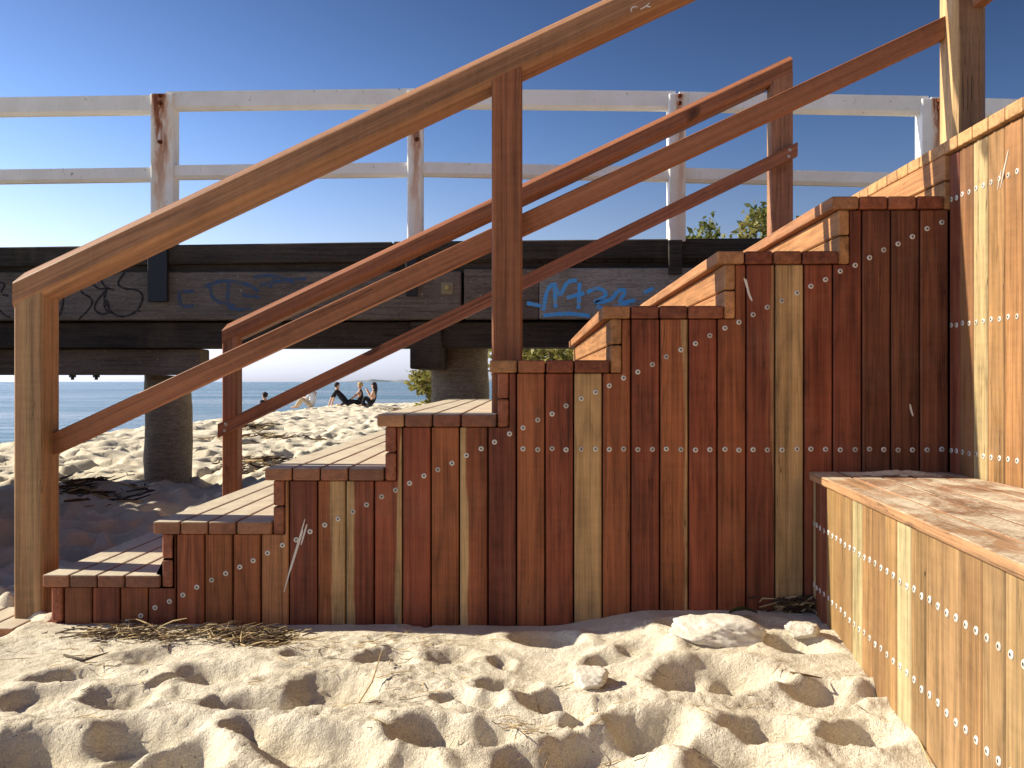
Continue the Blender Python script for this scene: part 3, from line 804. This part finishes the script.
mb = MB(); box(mb, XL, XR, YJ + .10, YJ + .34, jz(347), jz(321), 'x', (.03,) * 3, bev=.008); mb.build('girder', M_oldd, jetty)
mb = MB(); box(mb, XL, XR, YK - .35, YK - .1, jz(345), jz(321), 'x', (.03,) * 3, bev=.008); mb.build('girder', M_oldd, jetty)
# crossheads and piles
Yp = 6.62
def tim(name, x0, x1, y0, y1, z0, z1, ax, mat, bev=.012):
    mb = MB(); box(mb, x0, x1, y0, y1, z0, z1, ax, (.05,) * 3, bev=bev, seg=2); return mb.build(name, mat, jetty)
xce = XZ(205, 360, 6.5)[0]
tim('crosshead', xce - 3.2, xce, 6.40, 6.60, XZ(150, 375, 6.4)[1], jz(347) - .004, 'x', M_old)
for px in (69, 93):
    v = P(px, 375, 6.45); mb = MB(); tube(mb, [(v.x, 6.5, v.z + .02), (v.x, 6.5, v.z - .035)], .012, 8); tube(mb, [(v.x, 6.5, v.z + .0), (v.x, 6.5, v.z - .018)], .024, 6)
    mb.build('bolt', M_black, jetty)
def pile(pxl, pxr, Y, zt_, mat=M_pile):
    xa_, xb_ = XZ(pxl, 400, Y)[0], XZ(pxr, 400, Y)[0]; r = (xb_ - xa_) / 2; cx = (xa_ + xb_) / 2; mb = MB()
    path = [(cx + random.uniform(-.006, .006), Y, -.4 + (zt_ + .4) * k / 10) for k in range(11)]
    tube(mb, path, [r * (1 + random.uniform(-.02, .02)) for _ in path], 28); return mb.build('pile', mat, jetty, smooth=True)
pile(146, 191, 6.74, XZ(150, 375, 6.4)[1] - .003)
x0_, x1_ = XZ(410, 350, 6.25)[0], XZ(441.5, 350, 6.25)[0]
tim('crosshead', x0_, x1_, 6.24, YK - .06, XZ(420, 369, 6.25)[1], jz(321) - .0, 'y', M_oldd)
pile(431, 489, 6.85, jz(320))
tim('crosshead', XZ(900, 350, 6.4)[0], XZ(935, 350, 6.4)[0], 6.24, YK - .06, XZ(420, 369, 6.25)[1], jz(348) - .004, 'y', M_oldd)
pile(905, 960, 6.85, jz(348))
# square washer and bolt head
v = P(447, 288, YJ); mb = MB(); box(mb, v.x - .042, v.x + .042, YJ - .008, YJ, v.z - .045, v.z + .04, 'x', (.3,) * 3, bev=.003)
pw = mb.build('washer_plate', plain('grey_brass_plate', (.28, .24, .14), .6), jetty)
mb = MB(); tube(mb, [(v.x, YJ - .005, v.z), (v.x, YJ - .035, v.z)], .017, 6); mb.build('bolt_head', plain('old_brass', (.42, .36, .14), .4, .6), pw)
# graffiti
def zz(pts, ox, oy, s_): return [(ox + x * s_, oy + y * s_) for x, y in pts]
K = .2083
t = NT('faded_black_spray', .8, .2); t.col(t.mix(t.mr(t.noise(t.geo(), (30, 30, 60), 1, 4), .4, .65), (.018, .016, .016), (.07, .06, .055))); M_gb = t.m
t = NT('faded_blue_spray', .8, .2); t.col(t.mix(t.mr(t.noise(t.geo(), (20, 30, 50), 1, 4), .35, .6), (.04, .10, .22), (.09, .10, .11))); M_gd = t.m
t = NT('blue_spray', .7, .2); t.col(t.mix(t.mr(t.noise(t.geo(), (14, 30, 30), 1, 4), .5, .72), (.10, .46, .95), (.30, .42, .52))); M_gl = t.m
b_strokes = [[(500, 160), (482, 198), (515, 232), (548, 238)], [(395, 212), (385, 252), (448, 282), (436, 325), (378, 382)],
             [(448, 215), (482, 240), (520, 225), (498, 285), (505, 335), (535, 352)], [(520, 228), (440, 322), (486, 362), (530, 345), (515, 290)],
             [(600, 156), (558, 212), (600, 236), (665, 238), (692, 272), (662, 342), (600, 372), (545, 360), (505, 300), (500, 245)],
             [(0, 202), (28, 212), (4, 252)], [(0, 338), (22, 362), (52, 372)], [(305, 262), (303, 318), (284, 368)], [(10, 262), (40, 268)]]
ribbon('graffiti', [S2(zz(s_, 0, 240, K), YJ) for s_ in b_strokes[:5]], .018, YJ, M_gb, jetty, .0012)
ribbon('graffiti', [S2(zz(s_, 0, 240, K), YJ) for s_ in b_strokes[5:]], .018, YJ, M_gb, jetty, .0012)
K = .2604
d_strokes = [[(785, 178), (860, 152), (960, 172), (996, 200)], [(806, 178), (818, 236), (905, 252)], [(880, 160), (868, 272), (965, 262)], [(688, 196), (690, 258), (745, 252)], [(700, 200), (745, 196)], [(930, 210), (998, 222)]]
ribbon('graffiti', [S2(zz(s_, 0, 240, K), YJ) for s_ in d_strokes], .03, YJ, M_gd, jetty, .0012)
ribbon('graffiti', [S2(zz(s_, 240, 250, .2734), YJ) for s_ in ([(50, 100), (120, 90), (200, 120)], [(70, 130), (160, 110), (240, 105)], [(330, 150), (400, 130)], [(130, 90), (110, 140)])], .03, YJ, M_gd, jetty, .0012)
K = .293
l_strokes = [[(148, 446), (158, 378), (184, 348), (204, 402), (228, 346), (262, 342)], [(186, 350), (190, 436)], [(228, 402), (288, 386)], [(272, 350), (268, 440)],
             [(296, 384), (338, 364), (372, 394), (308, 420), (382, 412), (402, 374), (434, 376), (398, 424), (462, 410)], [(148, 462), (232, 454), (306, 464)], [(92, 420), (140, 430)], [(490, 384), (524, 370)], [(330, 430), (360, 445), (440, 418)]]
ribbon('graffiti', [S2(zz(s_, 500, 180, K), YJ - .002) for s_ in l_strokes], .034, YJ - .002, M_gl, pnl, .0012)

# ------------------------------------------------------------------ white jetty railing
fence = empty('jetty_railing', (0, YJ, jz(241)), 'rusting white painted post and rail fence on the jetty edge', 'railing')
YW = YJ - .03
posts = [(-362, -339, .3, .5, 103), (-106, -83, .5, .6, 97), (150, 173, .45, 1.0, 91), (407, 422, .65, 1.0, 88), (669, 686, .62, .8, 91), (922, 941, .9, 1.0, 96), (1180, 1200, .5, .6, 100)]
for (a_, b_, rc, ra, pt) in posts:
    x0, z1 = XZ(a_, pt + 2, YW); x1, _ = XZ(b_, pt, YW); mb = MB()
    box(mb, x0, x1, YW, YW + .12, jz(243), z1, 'z', (.8,) * 3, sap=(rc, 0, ra), bev=.01, seg=2)
    po = mb.build('post', M_white, fence)
    mb = MB(); box(mb, x0 - .006, x1 - .01 - .02, YW - .03, YW + .002, jz(302 if a_ < 200 else (297 if a_ < 500 else 276)), jz(242), 'z', (.01,) * 3, bev=.004)
    mb.build('bracket', M_black if a_ < 600 else M_oldd, fence)
    for dz in (.02, .07, .34):
        mb = MB(); tube(mb, [(x0 + (x1 - x0) * rc, YW + .003, z1 - dz), (x0 + (x1 - x0) * rc, YW - .022, z1 - dz - .003)], [.017, .012], 7)
        mb.build('bolt', M_rust, po)
tops = {}
def frail(pa, pb, ya, yb, h, first):
    """rail length between two pixel columns; ya, yb = top pixel heights"""
    xa_, za = XZ(pa, ya, YW); xb_, zb = XZ(pb, yb, YW); hh = h * YW / F; mb = MB(); ch = .016
    secp = [(0, 0), (.07, 0), (.075, -.004), (.075, -hh), (.022, -hh - .004), (0, -hh + ch)]
    vs = [Vector((x, YW + .02 + y, z + dz)) for (x, z) in ((xa_, za), (xb_, zb)) for (y, dz) in secp]
    n_ = len(secp); fs_ = [(i, i + n_, (i + 1) % n_ + n_, (i + 1) % n_) for i in range(n_)] + [tuple(range(n_)), tuple(range(n_, 2 * n_))[::-1]]
    mb.add(vs, fs_, tint=(.8,) * 3, sap=(0, 0, 0)); return mb
TY = [(-340, 103), (-84, 97.5), (150, 94), (173, 90.5), (406, 87.5), (424, 87.5), (668, 90), (688, 90.5), (922, 95), (941, 96), (1180, 102)]
MY = [(-340, 176), (-84, 170), (150, 166.5), (173, 164.5), (406, 161.5), (424, 161), (668, 166.5), (688, 167), (922, 172.5), (941, 173), (1180, 178)]
for (nm, LY, h) in (('top_rail', TY, 17.5), ('middle_rail', MY, 13)):
    for i in range(0, len(LY) - 1):
        if LY[i + 1][0] - LY[i][0] < 40: continue
        frail(LY[i][0] - 8, LY[i + 1][0] + 8, LY[i][1], LY[i + 1][1], h, i == 0).build(nm, M_white, fence)

# ------------------------------------------------------------------ people on the beach
def skin_person(name, loc, face, joints, mats, label, hair, seat_z=0):
    """joints: dict name->(pos, radius, parent, region). One continuous skinned figure."""
    me = bpy.data.meshes.new('tmp'); names = list(joints)
    vs = [joints[k][0] for k in names]; es = [(names.index(joints[k][2]), names.index(k)) for k in names if joints[k][2]]
    me.from_pydata(vs, es, []); o = bpy.data.objects.new('tmp', me); C.objects.link(o)
    o.modifiers.new('s', 'SKIN')
    for i, k in enumerate(names):
        me.skin_vertices[0].data[i].radius = (joints[k][1],) * 2; me.skin_vertices[0].data[i].use_root = (i == 0)
    o.modifiers.new('u', 'SUBSURF').levels = 2; o.modifiers['u'].render_levels = 2
    dg = bpy.context.evaluated_depsgraph_get(); dg.update()
    m2 = bpy.data.meshes.new_from_object(o.evaluated_get(dg)); bpy.data.objects.remove(o)
    m2.materials.clear()
    for m in mats: m2.materials.append(m)
    segs = [(Vector(joints[joints[k][2]][0]), Vector(joints[k][0]), joints[k][3]) for k in names if joints[k][2]]
    for p in m2.polygons:
        best = min(segs, key=lambda s_: ((p.center - (s_[0] + (s_[1] - s_[0]) * max(0, min(1, (p.center - s_[0]).dot(s_[1] - s_[0]) / max(1e-6, (s_[1] - s_[0]).length_squared))))).length))
        p.material_index = best[2]; p.use_smooth = True
    b = bpy.data.objects.new('person', m2); C.objects.link(b); b.location = loc; b.rotation_euler = (0, 0, face); b.scale = (.84, .84, .78)
    tag(b, label, 'person', 'people sitting on the beach')
    # hair cap
    hd = Vector(joints['head'][0]); bm = bmesh.new(); bmesh.ops.create_uvsphere(bm, u_segments=14, v_segments=10, radius=.108)
    for v in bm.verts:
        c_ = v.co.copy(); 
        if c_.y < -.02 and c_.z < .03: v.co *= .80            # face stays open at the front (-y)
        if hair[1] == 'long' and c_.z < -.02 and c_.y > -.02: v.co.z -= .26 * (-c_.z / .1); v.co.x *= 1.1; v.co.y += .03
        v.co.y += .012; v.co.z *= 1.06; v.co += hd + Vector((0, .0, .022))
    mm = bpy.data.meshes.new('hair'); bm.to_mesh(mm); bm.free(); mm.materials.append(hair[0])
    for p in mm.polygons: p.use_smooth = True
    h_ = bpy.data.objects.new('hair', mm); C.objects.link(h_); h_.parent = b
    # facial features as small meshes under the body
    bm = bmesh.new(); bmesh.ops.create_cone(bm, segments=6, radius1=.016, radius2=.004, depth=.03, cap_ends=True)
    bmesh.ops.rotate(bm, verts=bm.verts, matrix=Matrix.Rotation(R(90), 3, 'X')); bmesh.ops.translate(bm, verts=bm.verts, vec=hd + Vector((0, -.105, -.01)))
    mm = bpy.data.meshes.new('nose'); bm.to_mesh(mm); bm.free(); mm.materials.append(mats[0])
    h_ = bpy.data.objects.new('nose', mm); C.objects.link(h_); h_.parent = b
    return b
M_skin = plain('skin', (.55, .33, .23), .6); M_blk = plain('black_cloth', (.012, .012, .015), .9); M_wht = plain('white_shirt', (.62, .66, .74), .9)
M_bge = plain('beige_cloth', (.50, .40, .28), .9); M_blond = plain('blonde_hair', (.48, .32, .13), .7); M_brn = plain('dark_hair', (.02, .012, .01), .7)
def seated(lean=.15, knees=.48, top=1, leg=1, arms='knees', sleeves=True, kb=.38, ft=.62):
    A = 1 if sleeves else 0
    tz = .12
    J = {'pel': ((0, 0, tz), .15, None, leg), 'bel': ((0, lean * .35, tz + .2), .135, 'pel', top), 'che': ((0, lean * .8, tz + .38), .15, 'bel', top),
         'nk': ((0, lean, tz + .55), .06, 'che', 0), 'chin': ((0, lean - .03, tz + .63), .075, 'nk', 0), 'head': ((0, lean - .02, tz + .71), .095, 'chin', 0), 'crown': ((0, lean, tz + .77), .07, 'head', 0)}
    for s_, nm in ((-1, 'l'), (1, 'r')):
        J['hip' + nm] = ((.09 * s_, -.06, tz), .10, 'pel', leg)
        J['kn' + nm] = ((.13 * s_, -kb, knees), .065, 'hip' + nm, leg); J['an' + nm] = ((.11 * s_, -ft, .06), .045, 'kn' + nm, leg)
        J['to' + nm] = ((.12 * s_, -ft - .16, .04), .035, 'an' + nm, 0)
        J['sh' + nm] = ((.17 * s_, lean, tz + .48), .065, 'che', top)
        if arms == 'knees': e_, h_ = (.2 * s_, lean - .2, tz + .28), (.1 * s_, -kb + .02, knees + .03)
        elif arms == 'back': e_, h_ = (.25 * s_, lean + .14, tz + .24), (.27 * s_, lean + .24, .03)
        else: e_, h_ = (.24 * s_, lean - .12, tz + .25), (.08 * s_, lean - .26, tz + .52)
        J['el' + nm] = (e_, .043, 'sh' + nm, top if A else 0); J['wr' + nm] = (h_, .03, 'el' + nm, 0)
        J['ha' + nm] = (tuple(Vector(h_) + (Vector(h_) - Vector(e_)).normalized() * .1), .03, 'wr' + nm, 0)
    return J
def gz(x, y): return field(x, y) + .0
def put(px, py, Y): 
    x = Y * ratio(px); return Vector((x, Y, max(gz(x, Y) - .02, XZ(px, py, Y)[1] - .03)))
skin_person('person', put(263, 424, 26), R(-120), seated(.1, .3, 1, 1, 'back', True, .4, .75), [M_skin, M_blk, M_blk], 'person in dark clothes sitting alone nearest the far post', (M_brn, 'short'))
skin_person('person', put(313, 411, 26.5), R(-100), seated(.02, .42, 1, 2), [M_skin, M_wht, M_bge], 'person in a white shirt sitting facing the sea', (M_brn, 'short'))
skin_person('person', put(346, 409.5, 27.5), R(92), seated(.34, .22, 1, 1, 'back', True, .4, .75), [M_skin, M_blk, M_blk], 'dark haired person in black leaning back on both arms', (M_brn, 'short'))
skin_person('person', put(361, 409, 27.6), R(-82), seated(-.02, .24, 1, 1, 'knees', False, .4, .72), [M_skin, M_blk, M_blk], 'blonde person in black with bare arms and legs stretched to the left', (M_blond, 'short'))
skin_person('person', put(373.5, 409, 27.2), R(-85), seated(.03, .40, 1, 1, 'face', False, .3, .4), [M_skin, M_blk, M_blk], 'person with long dark hair in black raising hands to the face', (M_brn, 'long'))

# ------------------------------------------------------------------ coastal shrubs beyond the jetty
def leaf_mat(name, c0, c1):
    t = NT(name, .55, .35); c = t.mix(t.attr('af', 'Fac'), c0, c1); t.col(c)
    t.b.inputs['Subsurface Weight'].default_value = 0
    tr = t.n('ShaderNodeBsdfTranslucent'); t.l(c, tr.inputs[0]); mx = t.n('ShaderNodeMixShader'); mx.inputs[0].default_value = .35
    t.l(t.b.outputs[0], mx.inputs[1]); t.l(tr.outputs[0], mx.inputs[2]); t.l(mx.outputs[0], t.t.nodes['Material Output'].inputs[0]); return t.m
M_leaf = leaf_mat('olive_leaves', (.06, .085, .02), (.22, .22, .05)); M_leaf2 = leaf_mat('yellow_green_leaves', (.14, .15, .035), (.36, .31, .09))
M_bark = plain('grey_bark', (.11, .085, .06), .9)
def shrub(x, y, h, rx, nl, mat, label, lz=.07, seed=1, low=.25):
    rnd = random.Random(seed); z0 = gz(x, y) if abs(x) < 300 else 0
    root = empty('coastal_shrub', (x, y, z0), label, 'shrub', 'shrubs beyond the jetty')
    mb = MB(); tips = []
    for k in range(9):
        a_ = rnd.uniform(0, 6.28); rr = rx * rnd.uniform(.25, .95); hh = h * rnd.uniform(low + .25, .92)
        p = [Vector((x, y, z0 - .1)), Vector((x + rr * .3 * math.cos(a_), y + rr * .3 * math.sin(a_), z0 + hh * .4)), Vector((x + rr * .7 * math.cos(a_), y + rr * .7 * math.sin(a_), z0 + hh * .75)), Vector((x + rr * math.cos(a_), y + rr * math.sin(a_), z0 + hh))]
        tube(mb, p, [.05 * h / 3, .035 * h / 3, .02 * h / 3, .01], 6)
        for q_ in range(5):
            b = p[1].lerp(p[3], rnd.random()); e_ = b + Vector((rnd.uniform(-1, 1) * rx * .4, rnd.uniform(-1, 1) * rx * .4, rnd.uniform(-.05, .25) * h))
            tube(mb, [b, e_], [.014, .006], 5); tips += [e_, b.lerp(e_, .6)]
        tips += [p[3], p[2]]
    mb.build('trunk', M_bark, root)
    mb = MB(); vs, fs, af = [], [], []
    for _ in range(nl):
        t_ = rnd.choice(tips); g_ = rnd.gauss
        c = t_ + Vector((g_(0, .12), g_(0, .12), g_(0, .10))) * (rx / 1.3)
        c.z = max(c.z, z0 + .05)
        d = Vector((g_(0, 1), g_(0, 1), g_(.5, .8))).normalized(); s_ = d.cross(Vector((g_(0, 1), g_(0, 1), g_(0, 1)))).normalized()
        L_ = lz * rnd.uniform(.6, 1.3); W_ = L_ * .24; b = len(vs)
        vs += [c, c + d * L_ * .5 + s_ * W_, c + d * L_, c + d * L_ * .5 - s_ * W_]; fs.append((b, b + 1, b + 2, b + 3)); q_ = rnd.random(); af += [q_] * 4
    mb.add(vs, fs, af=af); mb.build('crown', mat, root)
def shp(px, Y): return Y * ratio(px)
shrub(shp(712, 13), 13, 2.95, 1.0, 12000, M_leaf, 'dark green shrub showing above the jetty beside a railing post', .13, 3)
shrub(shp(762, 14), 14, 3.05, 1.1, 12000, M_leaf2, 'paler yellow green shrub above the jetty by the far rail post', .12, 5)
shrub(shp(736, 17), 17, 3.25, .9, 6000, M_leaf, 'thin leafed shrub between the dark and pale ones', .13, 6)
shrub(shp(560, 12), 12, 1.55, 1.5, 9000, M_leaf2, 'yellow green bush seen under the jetty right of the middle rail post', .1, 8)
shrub(shp(442, 12.5), 12.5, 1.05, .42, 2600, M_leaf2, 'small leafy bush by the dark square pile under the jetty', .09, 12)
shrub(shp(640, 16), 16, 2.3, 2.0, 9000, M_leaf, 'wide dark bush behind the jetty and steps', .13, 15)
shrub(shp(850, 15), 15, 2.9, 1.7, 7000, M_leaf, 'wide green bush hidden mostly by the upper steps', .13, 18)

# ------------------------------------------------------------------ stones, weed, twigs, leaf on the sand
t = NT('limestone', .9, .2); g = t.obj(); t.col(t.mix(t.mr(t.noise(g, (22, 22, 22), 1, 6, .75), .35, .65), (.68, .60, .48), (.86, .82, .73))); t.bump(t.noise(g, (38, 38, 38), 1, 8, .8), .014, .8); M_stone = t.m
def stone(px, py, Y, sx, sy, sz, seed, label, rot=0, sink=.3):
    x = Y * ratio(px); z = field(x, Y); bm = bmesh.new(); bmesh.ops.create_icosphere(bm, subdivisions=5, radius=1)
    rr = random.Random(seed); pl = [(Vector((rr.gauss(0, 1), rr.gauss(0, 1), rr.gauss(0, 1))).normalized(), rr.uniform(.62, .85)) for _ in range(14)]
    for v in bm.verts:
        for (nn, dd) in pl:
            e_ = v.co.dot(nn) - dd
            if e_ > 0: v.co -= nn * e_ * .9
        q_ = v.co * 3 + Vector((seed,) * 3)
        v.co *= 1 + .16 * float(fbm(np.array([q_.x * 1.3 + q_.z]), np.array([q_.y * 1.3 - q_.z]), seed, 5, .62)[0])
        v.co = Vector((v.co.x * sx, v.co.y * sy, v.co.z * sz))
    bmesh.ops.rotate(bm, verts=bm.verts, matrix=Matrix.Rotation(rot, 3, 'Z'))
    me = bpy.data.meshes.new('stone'); bm.to_mesh(me); bm.free(); me.materials.append(M_stone)
    for p in me.polygons: p.use_smooth = True
    o = bpy.data.objects.new('stone', me); C.objects.link(o); o.location = (x, Y, z + sz * (1 - 2 * sink)); tag(o, label, 'stone', 'stones in the sand')
stone(716, 640, 2.62, .155, .13, .05, 3, 'large flat pale stone half buried near the cladding', .1, .35)
stone(592, 690, 2.30, .06, .05, .03, 5, 'small pale stone sitting in a hollow of the sand', .6, .25)
stone(803, 655, 2.62, .055, .05, .03, 8, 'small rounded stone near the bench corner', .6, .3)

M_straw = plain('dry_straw', (.46, .34, .17), .8); M_twig = plain('dark_twig', (.055, .035, .02), .9); M_weed = plain('brown_weed', (.10, .055, .022), .85)
def litter(name, label, boxes, n, mats, Lr, rad, seed, lift=.012, cat='litter'):
    rnd = random.Random(seed); mb = MB()
    for _ in range(n):
        (px, py, wx_, wy_) = rnd.choice(boxes); p = G(rnd.gauss(px, wx_), rnd.gauss(py, wy_), .015)
        if p.y > D - .004 and p.x > -1.63: p.y = D - .006 - rnd.random() * .03
        a_ = rnd.gauss(0, .6) if rnd.random() < .6 else rnd.uniform(-3.1, 3.1); L_ = rnd.uniform(*Lr); el = rnd.uniform(-.05, .35)
        d = Vector((math.cos(a_) * math.cos(el), math.sin(a_) * math.cos(el) * .7, math.sin(el)))
        z = field(p.x, p.y) + rnd.random() * lift; c = Vector((p.x, p.y, z)); bend = Vector((rnd.gauss(0, .15), rnd.gauss(0, .15), rnd.gauss(0, .12))) * L_
        pts = [c - d * L_ * .5, c + bend * .5, c + d * L_ * .5]
        for q_ in pts:
            q_.z = max(q_.z, field(q_.x, q_.y) + .001)
            if q_.x > -1.63: q_.y = min(q_.y, D - .005)
        r = rnd.uniform(*rad); tube(mb, pts, [r * .7, r, r * .4], 4, mi=rnd.choices(range(len(mats)), [m[1] for m in mats])[0])
    o = mb.build(name, [m[0] for m in mats]); return tag(o, label, cat, kind='stuff')
litter('beach_litter', 'tangle of dry weed, straw and twigs along the foot of the lowest steps', [(120, 635, 24, 4), (190, 637, 32, 5), (240, 638, 30, 5), (268, 642, 14, 5)], 640,
       [(M_straw, 4), (M_twig, 5), (M_weed, 4)], (.02, .11), (.0008, .0028), 3, .026)
litter('scattered_straw', 'loose straws scattered over the trampled sand', [(520, 740, 30, 14), (90, 660, 40, 14), (420, 690, 200, 35), (380, 645, 60, 8), (700, 720, 120, 30), (350, 690, 40, 20)], 230,
       [(M_straw, 7), (M_twig, 2)], (.015, .09), (.0006, .0016), 5, .006)
litter('corner_weed', 'dark dried weed heaped in the corner by the bench', [(806, 596, 4, 10), (808, 612, 9, 5), (790, 622, 16, 4)], 170, [(M_twig, 4), (M_weed, 3), (M_straw, 1)], (.03, .09), (.0012, .004), 9, .05)
litter('beach_weed', 'dry brown weed strewn on the beach behind the steps', [(262, 442, 30, 1.5), (270, 470, 25, 3), (90, 495, 25, 4), (400, 412, 15, 1), (255, 430, 8, 1)], 900, [(M_weed, 5), (M_twig, 2), (M_straw, 2)], (.06, .28), (.003, .011), 12, .04)
# reed lying at the foot of the bench
mb = MB(); pts = []
for (px, py) in ((878, 684), (893, 697), (908, 715), (922, 738), (936, 764)):
    p = G(px, py, .05); p.z = field(p.x, p.y) + .006; pts.append(p)
tube(mb, pts, [.0012, .0022, .0025, .0022, .001], 6); tag(mb.build('reed', M_straw, smooth=True), 'long curved dry reed lying along the foot of the bench', 'reed')
def stick(name, pts, r, mat, label, cat):
    mb = MB(); q_ = []
    for (px, py, h_) in pts:
        p = G(px, py + 0, .03); p.z = field(p.x, p.y) + h_; q_.append(p)
    tube(mb, q_, [r * .8] + [r] * (len(q_) - 2) + [r * .4], 7); return tag(mb.build(name, mat, smooth=True), label, cat)
stick('twig', [(64, 652, .006), (84, 661, .008), (108, 659, .02)], .004, M_twig, 'dark curved twig on the sand at lower left', 'twig')
stick('twig', [(352, 700, .004), (372, 686, .03), (382, 673, .05)], .0022, M_straw, 'pale upright twig poking out of the sand in the left foreground', 'twig')
stick('twig', [(790, 686, .006), (806, 690, .007), (822, 688, .005)], .003, M_weed, 'reddish curled twig on the sand by the bench', 'twig')
# leaf
mb = MB(); p = G(743, 622, .05); z = field(p.x, p.y) + .012; vs, fs = [], []
for i in range(9):
    u = i / 8; ww = .022 * math.sin(math.pi * (u * .94 + .04)); x = p.x - .045 + .09 * u
    for k, s_ in enumerate((-1, 0, 1)): vs.append(Vector((x, p.y + s_ * ww, z + (.006 if s_ else 0) + .012 * math.sin(u * 3))))
for i in range(8):
    for k in range(2): fs.append((i * 3 + k, (i + 1) * 3 + k, (i + 1) * 3 + k + 1, i * 3 + k + 1))
mb.add(vs, fs); tag(mb.build('leaf', plain('green_leaf', (.035, .06, .015), .5), smooth=True), 'dark green fallen leaf at the foot of the cladding', 'leaf')
